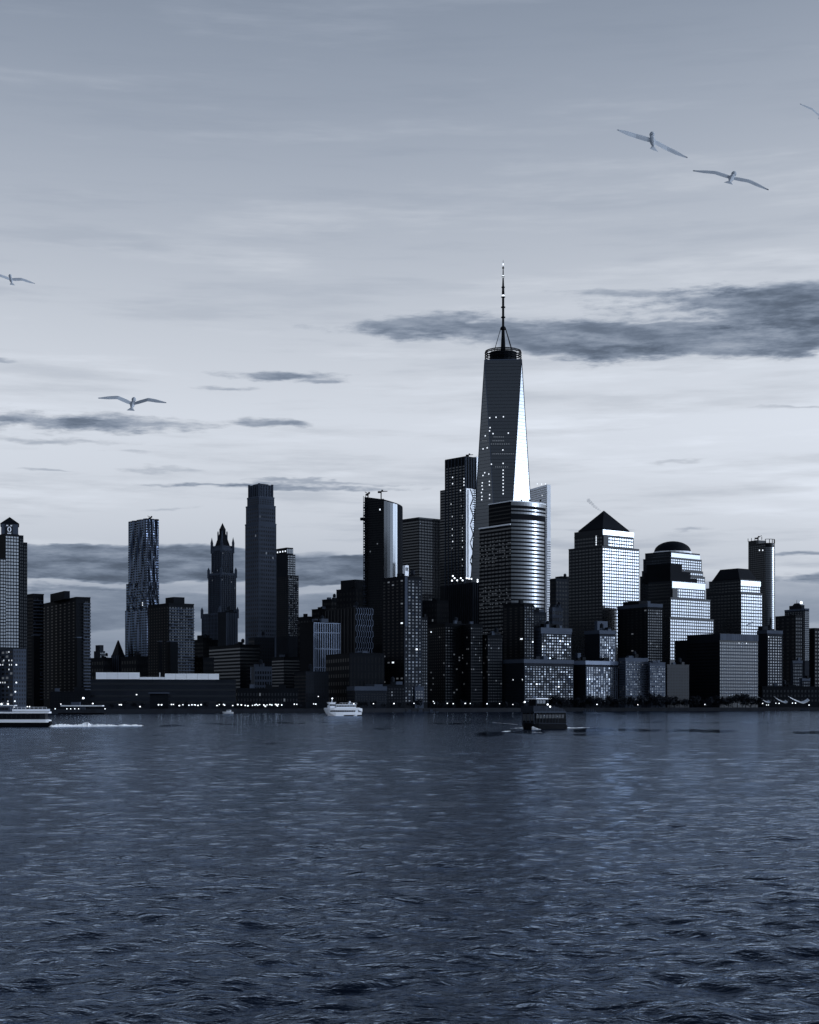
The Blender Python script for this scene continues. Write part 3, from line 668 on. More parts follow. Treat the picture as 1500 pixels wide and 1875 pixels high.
# -- ribbed tower with white exposed structure
Y = 1980
f = foot(815.5, 852.5, 872, Y, 40); b = Bld('ribbed_tower', 'tall dark ribbed tower with white cross braced strip and rooftop crane', f)
zt = zz(836, Y); b.block(f, G0, zt, 'dmetal'); b.parapet(f, zt - 2, zt + .6, 'dmetal', .4)
b.fins(f, 'L', zz(1070, Y), zt - .5, 6, .8, .9, 'stone', 'rib'); b.bands(f, 'L', zz(1070, Y), zt - 10, 42, .5, 'glass'); b.fins(f, 'R', zz(893, Y), zt - .5, 4, .8, .9, 'stone', 'rib')
fs = foot(806, 815, 818, Y + 30, 40); b.block(fs, G0, zz(897, Y + 30), 'dmetal', 'wing'); b.bands(fs, 'L', zz(1070, Y), zz(898, Y + 30), 34, .5, 'glass')
p, d, w, n = b.edge(f, 'R'); z0, z1 = zz(1060, Y), zz(894, Y); zc = (z0 + z1) / 2
def on(u, o): return (p[0] + d[0] * w * u + n[0] * o, p[1] + d[1] * w * u + n[1] * o)
MB().box((*on(.31, .5), zc), d, w * .58, 1.4, z1 - z0).obj('white_panel', 'white', b.root)
MB().box((*on(.17, 1.3), zc), d, 1.3, .5, z1 - z0 - 4).obj('panel_joint', 'black', b.root)
K = 10
for j in range(K):
    za0 = z0 + (z1 - z0) * j / K; za1 = z0 + (z1 - z0) * (j + 1) / K
    u0, u1 = (.40, .66) if j % 2 == 0 else (.66, .40)
    MB().tube((*on(u0, 1.3), za0 + .6), (*on(u1, 1.3), za1 - .6), .8, None, 4).obj('brace', 'black', b.root)
b.grid(f, 'R', z0, zz(893, Y), 2, 40, .6, .5, 'glass', True, 'dmetal', u0=.64, u1=1.0)
fsl = foot(862, 873, 884, 2090, 40); bs = Bld('bright_side_slab', 'added white slab for the bright side of the ribbed tower', fsl)
bs.block(fsl, G0, zz(836, 2090), 'white'); bs.bands(fsl, 'R', zz(1050, 2090), zz(838, 2090), 44, .3, 'glass'); bs.finish(0)  # white slab added for the ribbed tower's side that reflects bright sky
o_ = (620, 860)
b.dots(f, 'L', [(829, 874), (829, 885.6), (849.8, 876.5), (849.8, 882.4), (849.8, 888.2), (843.4, 898), (845.8, 915), (826.6, 923), (845.6, 926.6)] +
       [(620 + x * sx, 860 + y * sx) for x, y in [(780, 322), (848, 315), (848, 333), (780, 408), (848, 401), (848, 423), (780, 452), (848, 445), (785, 493), (848, 468), (850, 488), (850, 532), (778, 540), (850, 617), (848, 660)]], 1.5, 1.5)
b.finish(110)
crane('small crane on the flat roof of the dark ribbed tower', 858, 833, 2010, 6, 3, 3)
# -- dark ribbed building with string of lamps on its roof
Y = 1800
f = foot(816, 866, 886, Y, 26); b = Bld('ribbed_hall', 'dark block topped by a string of bright lamps in front of the ribbed tower', f)
zt = zz(1066, Y); b.block(f, G0, zt, 'brick'); b.fins(f, 'L', G0 + 60, zt - .2, 14, 1, 1, 'brick2', 'rib'); b.fins(f, 'R', G0 + 60, zt - .2, 5, 1, 1, 'brick2', 'rib')
for x, y in [(785, 730), (797, 745), (779, 762), (815, 760), (840, 745), (852, 760), (880, 745), (913, 750), (897, 748), (955, 757), (955, 773)]:
    c = at(620 + x * sx, 860 + y * sx, Y + 4); c = (c[0], c[1], max(c[2], zt + .9))
    MB().ball(c, .9, n=6, m=4).obj('roof_lamp', 'lamp', b.root)
b.finish(0)

# -- tallest tower: square base turning 45 degrees
Y0 = 1807.0; cxp = 921.5
hyp = 43.6; cx = (cxp - 750) / F * (Y0 + hyp); cy = Y0 + hyp; rot = R(-3.5)
base = [(cx + hyp * sin(a + rot), cy - hyp * cos(a + rot)) for a in (0, pi / 2, pi, 3 * pi / 2)]       # corner to camera first, then right
top_r = hyp * .995; tp = [(cx + top_r * sin(a + rot), cy - top_r * cos(a + rot)) for a in (pi / 4, 3 * pi / 4, 5 * pi / 4, 7 * pi / 4)]
tp = [(cx + (x - cx) * .70, cy + (y - cy) * .70) for x, y in tp]
b = Bld('tallest_skyscraper', 'tallest faceted glass skyscraper with tapering triangular sides and mast', base)
zc0 = 60.0; zt = zz(658, Y0 + 20)
b.block(base, G0, zc0, 'granite', 'podium')
faces = []
for i in range(4):
    j = (i + 1) % 4
    faces.append([(*base[i], zc0), (*base[j], zc0), (*tp[i], zt)])                 # upright triangle
    faces.append([(*base[i], zc0), (*tp[i], zt), (*tp[(i - 1) % 4], zt)])          # inverted triangle
V = mathutils.Vector
for tri in faces:
    MB().add(tri, [(0, 1, 2)]).obj('glass_facade', 'tmirror', b.root)
    A, Bq, Cq = [V(q) for q in tri]; n_ = (Bq - A).cross(Cq - A).normalized(); bars = MB()
    for k in range(1, 86):
        z = zc0 + (zt - zc0) * k / 86; pts = []
        for q0, q1 in ((A, Bq), (Bq, Cq), (Cq, A)):
            if (q0.z - z) * (q1.z - z) < 0: t = (z - q0.z) / (q1.z - q0.z); pts.append(q0 + (q1 - q0) * t)
        if len(pts) == 2 and (pts[1] - pts[0]).length > 1.5:
            c = (pts[0] + pts[1]) / 2 + n_ * .03; dd = pts[1] - pts[0]; L_ = dd.length; dd = dd / L_
            bars.box(tuple(c), (dd.x, dd.y), L_ - .3, .22, .24)
    o = bars.obj('mullion', 'dmetal', b.root); o['kind'] = 'stuff'
    for q0, q1 in ((A, Cq),) if faces.index(tri) % 2 == 0 else ((A, Cq), (A, Bq)):
        MB().tube(tuple(q0), tuple(q1), .55, None, 4).obj('corner_trim', 'steel', b.root)
for i in range(4):
    q0, q1 = tp[i], tp[(i + 1) % 4]; MB().tube((*q0, zt), (*q1, zt), .7, None, 4).obj('corner_trim', 'steel', b.root)
MB().add([(*q, zt - .1) for q in tp], [(0, 1, 2, 3)]).obj('roof', 'dmetal', b.root)
Yc = cy
ptz = zz(655, Yc)
mw = (957 - 891) / 2 / F * Yc
MB().lathe((cx, cy), [(mw * .75, zt), (mw * .75, zz(646, Yc))], 20).obj('roof_drum', 'dmetal', b.root)
for py in (655.5, 651, 646.5, 643.5):
    mb = MB(); N = 28; zq = zz(py, Yc); rr = mw * (1 if py > 645 else .97)
    for i in range(N): mb.tube((cx + rr * cos(2 * pi * i / N), cy + rr * sin(2 * pi * i / N), zq), (cx + rr * cos(2 * pi * (i + 1) / N), cy + rr * sin(2 * pi * (i + 1) / N), zq), .75, None, 5)
    mb.obj('ring', 'dmetal', b.root)
for i in range(16):
    a = 2 * pi * i / 16; MB().tube((cx + mw * .96 * cos(a), cy + mw * .96 * sin(a), zt), (cx + mw * .96 * cos(a), cy + mw * .96 * sin(a), zz(643, Yc)), .35, None, 4).obj('ring_post', 'dmetal', b.root)
u = Yc / F
MB().lathe((cx, cy), [(4.6 * u, zz(645, Yc)), (4.0 * u, zz(630, Yc)), (3.0 * u, zz(612, Yc)), (2.6 * u, zz(604, Yc)), (5.6 * u, zz(603.5, Yc)), (5.2 * u, zz(600, Yc)), (2.2 * u, zz(597, Yc)), (2.1 * u, zz(546, Yc)), (1.5 * u, zz(540, Yc)), (2.6 * u, zz(539, Yc)), (1.7 * u, zz(520, Yc)), (1.1 * u, zz(505, Yc)), (.8 * u, zz(490, Yc)), (.35 * u, zz(478, Yc)), (.1 * u, zz(475.5, Yc))], 10).obj('mast', 'dmetal', b.root)
for py, r in ((581, 4), (562.5, 4), (544, 3.6), (526, 3.2), (507, 2.6), (490.5, 2.0)):
    MB().lathe((cx, cy), [(r * u, zz(py + .9, Yc)), (r * u, zz(py - .9, Yc))], 10).obj('mast_ring', 'dmetal', b.root)
for py, r in ((541, 2.6), (506, 2.2), (484, 1.2)):
    MB().lathe((cx, cy), [(r * u, zz(py + 2.0, Yc)), (r * u * .7, zz(py - 2.0, Yc))], 10).obj('mast_lamp', 'lit', b.root)
for a in (R(20), R(160), R(200), R(340)):
    MB().tube((cx + 4.8 * u * cos(a), cy + 4.8 * u * sin(a), zz(602, Yc)), (cx + 17.5 * u * cos(a), cy + 17.5 * u * sin(a), zz(643, Yc)), .45, None, 4).obj('mast_stay', 'dmetal', b.root)
# lit windows at points of its faces
def on_tri(tri, px, py):
    A, Bq, Cq = [V(q) for q in tri]; n_ = (Bq - A).cross(Cq - A); o0 = V((0, 0, H)); dr = V(((px - 750) / F, 1, (HY - py) / F))
    return o0 + dr * ((A - o0).dot(n_) / dr.dot(n_)), n_.normalized()
cen = [(897, 765), (908.5, 764), (922, 763), (897.6, 783), (896.6, 789), (903, 794), (931, 793), (921, 824), (921.4, 848.5), (900, 850)] + [(921.5, 861 + 6.15 * k) for k in range(8)]
lef = [(892.5, 820), (885, 822), (888, 865.6), (884.8, 870.7), (895.5, 868), (883.6, 884), (883, 889.6), (884, 896), (882, 902), (883, 909), (882.5, 915), (896.6, 881.5), (896.6, 888), (897, 906), (896.8, 912.6), (889, 798)]
dimc = [(905 + 3.4 * i, 800) for i in range(6)] + [(903 + 3.2 * i, 807) for i in range(7)] + [(903 + 3.4 * i, 831) for i in range(12)] + [(908 + 3.6 * i, 855) for i in range(7)] + [(900 + 4 * i, 813) for i in range(9)]
for tri, pts, mt in ((faces[1], cen, 'lit'), (faces[6], lef, 'lit'), (faces[1], dimc, 'dim'), (faces[6], [(884 + 2.4 * i, 807) for i in range(4)], 'dim')):
    for px, py in pts:
        c, n_ = on_tri(tri, px, py); o = bpy.data.objects.new('window', pane_mesh(1.2, 1.3, mt, .9)); COL.objects.link(o); o.parent = b.root
        o.location = c - b.root.location; o.rotation_euler = (0, 0, atan2(n_.x, -n_.y))
b.finish(0)

# -- pale slender tower behind
Y = 2150
f = foot(966, 1002, 1008.5, Y, 22); b = Bld('pale_slender_tower', 'pale slender glass tower rising behind the curved glass block', f)
zt = zz(887, Y); b.block(f, G0, zt, 'white'); b.bands(f, 'L', zz(985, Y), zt - 2, 24, .45, 'mirror'); b.bands(f, 'R', zz(1140, Y), zz(990, Y), 34, .3, 'mirror')
b.dots(f, 'L', [(984, 886), (992, 886.5), (999, 886), (993, 907)], 1.5, 1.5)
b.finish(0)

# -- curved glass bank block
Y = 1560
f = foot(878, 936, 999, Y, 36); C, Rr, K, L = f
def curved(ft, bulge, N=14):
    C, Rr = ft[0], ft[1]; w = hypot(Rr[0] - C[0], Rr[1] - C[1]); n = ((Rr[1] - C[1]) / w, -(Rr[0] - C[0]) / w); out = []
    for i in range(N + 1):
        t = i / N; bl = bulge * (1 - abs(2 * t - 1) ** 2.2)
        out.append((C[0] + (Rr[0] - C[0]) * t + n[0] * bl, C[1] + (Rr[1] - C[1]) * t + n[1] * bl))
    return out
arc = curved(f, 5.0)
b = Bld('curved_glass_block', 'big office block with bright banded curved glass front', f)
zt = zz(918, Y); zl = zz(961, Y)
b.block(arc + [K, ((L[0] * .7 + C[0] * .3), (L[1] * .7 + C[1] * .3))], zl, zt, 'brick', 'upper_wall')
b.block(arc + [K, L], G0, zl, 'brick')
nf = 32
for j in range(nf):
    z = zz(1172, Y) + (zz(946, Y) - zz(1172, Y)) * j / nf
    poly_strip(arc[:-1], z, 2.1, .5, 'window_band', 'mirror', b.root)
    p, d, w, n = b.edge(f, 'L')
    MB().box((p[0] + d[0] * w * .5 + n[0] * .1, p[1] + d[1] * w * .5 + n[1] * .1, z), d, w - .6, .5, 1.7).obj('window_band', 'glass', b.root) if z < zl - 3 else None
for py, h_, m_ in ((921, 4.5, 'mirror'), (932, 1.6, 'mirror'), (938.5, 2.0, 'mirror')): poly_strip(arc, zz(py, Y), h_, .8, 'parapet', m_, b.root)
poly_strip(arc, zz(917.6, Y), .8, 1.0, 'parapet', 'white', b.root)
p, d, w, n = b.edge(f, 'L')
MB().box((p[0] + d[0] * w * .5 + n[0] * .5, p[1] + d[1] * w * .5 + n[1] * .5, zl + .6), d, w, 1.2, 1.4).obj('parapet', 'white', b.root)
MB().box((p[0] + d[0] * w * .65 + n[0] * .5, p[1] + d[1] * w * .65 + n[1] * .5, zt + .3), d, w * .69, 1.2, .9).obj('parapet', 'white', b.root)
for py in (926, 933, 940, 947, 954): MB().box((p[0] + d[0] * w * .65 + n[0] * .1, p[1] + d[1] * w * .65 + n[1] * .1, zz(py, Y)), d, w * .68, .5, 1.2).obj('window_band', 'dglass', b.root)
for i in range(9): MB().box((p[0] + d[0] * w * (i + .5) / 9 + n[0] * .2, p[1] + d[1] * w * (i + .5) / 9 + n[1] * .2, (zz(1175, Y) + zl) / 2 - 2), d, .7, .6, zl - zz(1175, Y) - 4).obj('mullion', 'dmetal', b.root)
for x in (1, 4, 8): MB().box(at(950 + x * 5, 916.5, Y + 22), (1, 0), 1.6, 1.6, 1.5).obj('roof_unit', 'dmetal', b.root)
b.grid(f, 'L', zz(1172, Y), zz(964, Y), 18, nf, .5, .2, 'dim', False, skip=.6); b.finish(0)

# -- gap filler right of it
low('office_tower', 'dark domed office block tucked between the curved glass block and the pyramid tower', 1007, 1018, 1050, 1060, 2050, 30, 'brick2', 6, 30, pent=(1017, 1028, 1046, 1055), dim=.01)
low('office_block', 'small grey block low between the curved glass block and the pyramid tower', 1005, 1012, 1031, 1113, 1950, 30, 'stone', 6, 14, mat='glass')

# -- granite and glass towers
def granite_tower(name, label, xl, xc, xr, Y, al, tiers, cols, row_m=3.4, zlow=1200, most=300, mat='mirror', lcols=10, frame='granite'):
    f = foot(xl, xc, xr, Y, al); b = Bld(name, label, f); z = G0; fts = []
    for i, (s_, top) in enumerate(tiers):
        ft = scaled(f, s_); zt = zz(top, Y); b.block(ft, z, zt, 'granite'); b.parapet(ft, zt - .5, zt + .5, 'granite', .25)
        za = max(z, zz(zlow, Y)); ny = max(1, round((zt - za - 1.5) / row_m)); nx = max(3, round(cols * s_))
        fts.append((ft, za, zt, nx, ny)); z = zt
    for ft, za, zt, nx, ny in reversed(fts):
        b.grid(ft, 'R', za + .4, zt - 1, nx, ny, .72, .62, mat, True, frame, jit=.1)
        b.grid(ft, 'L', za + .4, zt - 1, lcols, ny, .7, .45, 'glass', False, None)  # duller copy of the bright side's glass, so this side reads as shaded
    return b, fts
# pyramid roofed
Y = 1640
b, fts = granite_tower('pyramid_top_tower', 'square granite tower with dark pyramid roof and bright gridded side', 1041.5, 1103, 1170.5, Y, 40, [(1.0, 1000), (.84, 978)], 16)
ft = fts[1][0]; zt = fts[1][2]; zp = zz(968, Y)
b.block(ft, zt, zp, 'granite', 'upper_wall'); p, d, w, n = b.edge(ft, 'R')
MB().box((p[0] + d[0] * w * .5 + n[0] * .3, p[1] + d[1] * w * .5 + n[1] * .3, (zt + zp) / 2), d, w - .2, .8, zp - zt - .6).obj('parapet', 'mirror', b.root)
c = centre(ft); MB().pyramid(scaled(ft, .88), zp + 1.2, (c[0], c[1], zz(936.5, Y + 45))).obj('roof', 'copper', b.root)
b.block(scaled(ft, .86), zp, zp + 1.25, 'dmetal', 'roof_base')
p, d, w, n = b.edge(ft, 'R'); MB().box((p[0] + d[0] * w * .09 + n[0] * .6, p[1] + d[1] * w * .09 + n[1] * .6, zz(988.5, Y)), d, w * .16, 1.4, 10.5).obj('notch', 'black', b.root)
b.dots(ft, 'L', [(1092, 981 + 4 * k) for k in range(5)], 1.1, 1.6); b.finish(300)
# steam from its roof
xs = []
mb = MB()
for k in range(8):
    t = k / 7; q = at(1103 - 25 * t, 937 - 21 * t + 2 * sin(3 * t), Y + 46); mb.ball((q[0], q[1] + random.uniform(-1, 1), q[2]), 1.0 + 1.6 * t, 1.2 + 1.5 * t, .9 + 1.3 * t, 8, 6)
st_m = bpy.data.materials.new('steam'); st_m.use_nodes = True; t_ = st_m.node_tree; t_.nodes.remove(t_.nodes['Principled BSDF'])
pv = t_.nodes.new('ShaderNodeVolumePrincipled'); pv.inputs['Color'].default_value = (.45, .5, .58, 1); pv.inputs['Density'].default_value = .12
t_.links.new(pv.outputs[0], t_.nodes['Material Output'].inputs['Volume'])
o = mb.obj('steam', st_m); tag(o, 'thin grey plume of steam drifting off the pyramid roof', 'steam', None, 'stuff')

# domed tower behind, flat stepped tower in front of it
Y = 1830
b, fts = granite_tower('domed_tower', 'stepped granite tower crowned by a dark copper dome', 1172, 1228, 1291, Y, 41, [(1.0, 1052), (.94, 1042), (.90, 1020), (.84, 1009)], 16, zlow=1100, most=200)
ft, za, zt, nx, ny = fts[-1]; c = centre(ft); rr = 33.5 / F * (Y + 40)
MB().lathe(c, [(rr * 1.04, zt), (rr * 1.04, zt + 2.2)], 28).obj('drum', 'white', b.root)
MB().lathe(c, [(rr * 1.02, zt + 2.2)] + [(rr * cos(a), zt + 2.4 + (zz(991.5, Y + 40) - zt - 2.4) * sin(a)) for a in [R(x) for x in range(0, 90, 10)]] + [(.2, zz(991.5, Y + 40))], 28).obj('dome', 'copper', b.root, True)
p, d, w, n = b.edge(ft, 'R'); MB().box((p[0] + d[0] * w * .5 + n[0] * .3, p[1] + d[1] * w * .5 + n[1] * .3, zt - 5), d, w - .2, .8, 7).obj('parapet', 'mirror', b.root)
b.finish(200)
Y = 1720
b, fts = granite_tower('flat_top_tower', 'stepped granite tower with flat roof and bright parapet below the dome', 1171, 1227, 1307, Y, 40, [(1.0, 1131), (.91, 1094), (.76, 1063)], 20, zlow=1210)
ft, za, zt, nx, ny = fts[-1]; p, d, w, n = b.edge(ft, 'R')
MB().box((p[0] + d[0] * w * .5 + n[0] * .4, p[1] + d[1] * w * .5 + n[1] * .4, zt - 3.7), d, w - .2, 1.0, 7).obj('parapet', 'mirror', b.root)
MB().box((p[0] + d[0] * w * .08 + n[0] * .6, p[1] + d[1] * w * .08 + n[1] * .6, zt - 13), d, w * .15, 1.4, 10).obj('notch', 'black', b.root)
for x0_, x1_, t0_, t1_ in ((1176, 1277, 1063, 1054), (1180, 1265, 1054, 1043), (1184, 1249, 1043, 1029)): b.block(foot(x0_, 1228, x1_, Y + 14, 40), zz(t0_, Y), zz(t1_, Y), 'brick', 'penthouse')  # stepped dark blocks built in the shape of a likely cast shadow
b.finish(300)
# mansard tower
Y = 1930
b, fts = granite_tower('mansard_tower', 'granite tower with dark sloping mansard roof and banded bright side', 1295, 1357, 1396, Y, 38, [(1.0, 1085), (.93, 1061)], 12, 3.9, 1170, 200)
ft, za, zt, nx, ny = fts[-1]; b.block(scaled(ft, .88), zt, zt + 2, 'dmetal', 'roof_base'); b.block(scaled(ft, .86), zt + 2, zz(1041, Y + 20), 'copper', 'roof', scaled(ft, .56))
p, d, w, n = b.edge(ft, 'R'); MB().box((p[0] + d[0] * w * .5 + n[0] * .4, p[1] + d[1] * w * .5 + n[1] * .4, zt - 4), d, w - .2, .8, 6).obj('parapet', 'mirror', b.root)
b.finish(200)
low('office_tower', 'dark setback tower shoulder just behind the mansard tower and flat stepped tower', 1293, 1304, 1322, 1078, 2000, 30, 'granite', 4, 20)

# slim tower under construction
Y = 2150
f = foot(1370.5, 1402, 1419, Y, 30); C, Rr, K, L = f; arc = curved(f, 4.5, 8)
b = Bld('slim_glass_tower', 'slim tall glass tower with open unfinished top and crane', f)
zt = zz(994, Y); b.block(arc + [K, L], G0, zt, 'dglass')
for j in range(44): poly_strip(arc, zz(1150, Y) + (zz(1000, Y) - zz(1150, Y)) * j / 44, 2.0, .5, 'window_band', 'mirror', b.root)
b.block([f[3], ((f[3][0] + f[0][0]) / 2, (f[3][1] + f[0][1]) / 2), ((f[1][0] + f[2][0]) / 2, (f[1][1] + f[2][1]) / 2), f[2]], zt, zz(987, Y), 'dglass', 'upper_wall')
for i in range(0, 9, 2): MB().box((arc[i][0], arc[i][1] + 1, zt + 2.6), (1, 0), .8, .8, 5.2).obj('column', 'dmetal', b.root)
poly_strip([(x, y + 1) for x, y in arc], zt + 5.2, .6, .8, 'top_beam', 'dmetal', b.root)
for i in range(5): MB().box((L[0] + (C[0] - L[0]) * i / 5, L[1] + (C[1] - L[1]) * i / 5 + 1.5, zz(984.6, Y)), (1, 0), .7, .7, 4.2).obj('column', 'dmetal', b.root)
b.grid(f, 'L', zz(1150, Y), zt - 2, 8, 40, .7, .5, 'glass', False); b.dots(f, 'L', [(1391, 1007.5), (1397, 1007.5)], 1.8, 1.8)
b.finish(0)
crane('dark crane arm on top of the slim unfinished tower', 1388, 984, 2160, 6, 25, 4)

# far right cluster
low('office_slab', 'dark flat slab beside the slim unfinished tower', 1420, 1457, 1469, 1127, 2100, 25, 'dmetal', 4, 24, mat='glass', most=90)
Y = 2250
f = foot(1437, 1474, 1482, Y, 25); b = Bld('lantern_top_tower', 'stepped stone tower with small crown, finial and bright light', f)
b.block(f, G0, zz(1117, Y), 'brick2'); b.parapet(f, zz(1117, Y), zz(1114, Y), 'stone', .3); fa = scaled(f, .62); b.block(fa, zz(1114, Y), zz(1107, Y), 'brick2', 'crown'); fb_ = scaled(f, .36); b.block(fb_, zz(1107, Y), zz(1103, Y), 'brick2', 'crown', scaled(f, .2))
c = centre(f); MB().tube((*c, zz(1104, Y)), (*c, zz(1096, Y)), .5, .1).obj('finial', 'dmetal', b.root)
q = at(1467.5, 1103.5, Y - 1); MB().ball(q, 1.9, n=8, m=6).obj('roof_lamp', 'lamp', b.root); MB().tube(q, (q[0], q[1], zz(1116, Y)), .3).obj('lamp_post', 'dmetal', b.root)
b.grid(f, 'R', zz(1210, Y), zz(1119, Y), 4, 26, .55, .6, 'mirror', True, None); b.grid(f, 'L', zz(1210, Y), zz(1119, Y), 8, 26, .5, .5, 'glass', False); b.finish(110)
low('office_tower', 'dark block cut by the picture edge, taller neighbour of the lantern topped tower', 1482, 1492, 1530, 1151, 1950, 35, 'brick', 8, 20)
low('apartment_tower', 'dark apartment tower with one column of lit windows beside the banded grey block', 1387, 1405, 1433, 1155, 1760, 33, 'brick2', 6, 24, True, 'brick2', mat='glass', lit=.005, pent=(1388, 1396, 1409, 1147), cap='stone', most=150)
low('stepped_flats', 'short stepped block with pale windows under the lantern topped tower', 1448, 1452, 1470, 1211, 1800, 20, 'stone', 6, 12, True, 'brick2', mat='mirror', fl=False, most=80)
low('stepped_flats', 'lower step of pale windows at the foot of the short stepped block', 1465, 1469, 1484, 1243, 1780, 20, 'stone', 5, 6, True, 'brick2', mat='mirror', fl=False, most=40)
low('waterfront_building', 'long low dark waterfront hall behind the tent canopies', 1390, 1396, 1560, 1258, 1700, 6, 'brick', dl=40, nx=26, ny=3, mat='glass')

# -- big banded block
Y = 1590
f = foot(1258, 1318, 1388, Y, 33); b = Bld('banded_block', 'wide office block with grey banded side and pale parapet', f)
zt = zz(1160, Y); b.block(f, G0, zt, 'granite'); p, d, w, n = b.edge(f, 'R'); pl_, dl_, wl_, nl_ = b.edge(f, 'L')
for i in range(20):
    MB().box((p[0] + d[0] * w * (i + .5) / 20 + n[0] * .4, p[1] + d[1] * w * (i + .5) / 20 + n[1] * .4, zt - 3.4), d, w / 20 * .86, 1.0, 6.4).obj('parapet_panel', 'pale', b.root)
b.bands(f, 'R', zz(1282, Y), zt - 8, 18, .6, 'glass'); b.bands(f, 'L', zz(1282, Y), zt - 8, 18, .5, 'dglass')
b.fins(f, 'R', zz(1282, Y), zt - 8, 22, .25, .55, 'granite', 'mullion')
for j in range(18): 
    z = zz(1282, Y) + (zt - 8 - zz(1282, Y)) * j / 18
    MB().box((p[0] + d[0] * w / 2 + n[0] * .35, p[1] + d[1] * w / 2 + n[1] * .35, z), d, w - .2, .6, .5).obj('ledge', 'pale', b.root)
b.grid(f, 'R', zz(1282, Y), zt - 8, 1, 18, .8, .5, 'dim', True, None, u0=.19, u1=.25); b.dots(f, 'R', [(1353.5, 1177.5), (1367, 1178)], 1.2, 1.0)
b.block(foot(1236, 1262, 1276, Y + 40, 33), G0, zz(1172, Y + 40), 'granite', 'annex'); b.finish(60)

# -- front row, centre and right
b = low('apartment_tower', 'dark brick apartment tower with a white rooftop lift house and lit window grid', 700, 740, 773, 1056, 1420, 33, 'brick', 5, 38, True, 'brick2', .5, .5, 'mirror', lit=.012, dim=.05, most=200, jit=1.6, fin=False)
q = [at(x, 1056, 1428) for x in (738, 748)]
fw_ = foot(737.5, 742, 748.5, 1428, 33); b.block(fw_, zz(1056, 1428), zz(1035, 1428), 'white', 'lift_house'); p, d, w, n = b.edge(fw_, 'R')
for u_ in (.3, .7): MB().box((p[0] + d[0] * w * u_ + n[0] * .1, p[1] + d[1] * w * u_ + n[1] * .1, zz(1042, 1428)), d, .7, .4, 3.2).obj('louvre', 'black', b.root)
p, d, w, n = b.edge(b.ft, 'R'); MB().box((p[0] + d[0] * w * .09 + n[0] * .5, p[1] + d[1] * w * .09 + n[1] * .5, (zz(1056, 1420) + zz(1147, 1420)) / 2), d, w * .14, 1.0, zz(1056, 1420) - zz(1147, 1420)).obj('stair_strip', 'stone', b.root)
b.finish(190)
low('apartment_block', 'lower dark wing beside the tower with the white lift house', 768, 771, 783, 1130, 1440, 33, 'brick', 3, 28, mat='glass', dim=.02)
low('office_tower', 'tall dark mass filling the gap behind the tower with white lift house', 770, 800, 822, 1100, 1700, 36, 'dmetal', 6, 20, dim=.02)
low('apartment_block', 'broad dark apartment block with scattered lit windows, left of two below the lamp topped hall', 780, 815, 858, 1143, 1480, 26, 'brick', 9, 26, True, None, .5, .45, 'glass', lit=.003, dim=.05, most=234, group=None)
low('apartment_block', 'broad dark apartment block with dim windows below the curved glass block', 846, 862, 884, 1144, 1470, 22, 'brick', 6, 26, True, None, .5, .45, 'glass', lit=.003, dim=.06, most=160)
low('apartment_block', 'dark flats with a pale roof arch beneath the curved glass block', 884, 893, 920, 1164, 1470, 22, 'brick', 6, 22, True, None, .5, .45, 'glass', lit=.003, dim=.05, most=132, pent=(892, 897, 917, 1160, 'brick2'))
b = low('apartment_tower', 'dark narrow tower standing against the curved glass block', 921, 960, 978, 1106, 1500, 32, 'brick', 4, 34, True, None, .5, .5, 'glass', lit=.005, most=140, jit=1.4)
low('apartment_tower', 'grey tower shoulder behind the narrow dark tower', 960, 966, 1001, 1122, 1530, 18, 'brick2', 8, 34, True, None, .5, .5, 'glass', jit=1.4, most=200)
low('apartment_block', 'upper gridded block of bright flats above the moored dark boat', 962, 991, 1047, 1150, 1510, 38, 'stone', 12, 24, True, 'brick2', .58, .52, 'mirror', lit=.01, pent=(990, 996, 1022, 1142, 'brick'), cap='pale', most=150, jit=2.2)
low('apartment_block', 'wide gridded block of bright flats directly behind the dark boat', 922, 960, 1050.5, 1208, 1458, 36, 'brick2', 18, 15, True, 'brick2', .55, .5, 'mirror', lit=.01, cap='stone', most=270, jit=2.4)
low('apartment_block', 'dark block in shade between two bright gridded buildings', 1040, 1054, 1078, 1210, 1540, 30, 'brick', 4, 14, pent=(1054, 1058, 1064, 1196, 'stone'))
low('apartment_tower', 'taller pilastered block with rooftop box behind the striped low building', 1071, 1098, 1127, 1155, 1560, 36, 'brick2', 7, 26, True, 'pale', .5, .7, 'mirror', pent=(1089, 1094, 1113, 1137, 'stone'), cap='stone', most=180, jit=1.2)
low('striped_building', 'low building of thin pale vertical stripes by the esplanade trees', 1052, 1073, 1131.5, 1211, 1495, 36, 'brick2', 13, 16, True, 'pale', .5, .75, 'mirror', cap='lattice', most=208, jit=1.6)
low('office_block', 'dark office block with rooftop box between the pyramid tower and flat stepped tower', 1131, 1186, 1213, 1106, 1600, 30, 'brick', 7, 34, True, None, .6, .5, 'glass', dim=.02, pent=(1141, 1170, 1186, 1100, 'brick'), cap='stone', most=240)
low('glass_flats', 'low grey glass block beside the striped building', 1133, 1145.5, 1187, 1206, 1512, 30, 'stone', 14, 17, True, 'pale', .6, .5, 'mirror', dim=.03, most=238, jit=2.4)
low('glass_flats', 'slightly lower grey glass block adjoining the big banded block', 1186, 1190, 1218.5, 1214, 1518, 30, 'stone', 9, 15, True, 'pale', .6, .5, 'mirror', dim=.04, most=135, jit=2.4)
low('office_block', 'dark block in shade at the foot of the flat stepped tower', 1208, 1222, 1262, 1218, 1560, 28, 'granite', 8, 12)
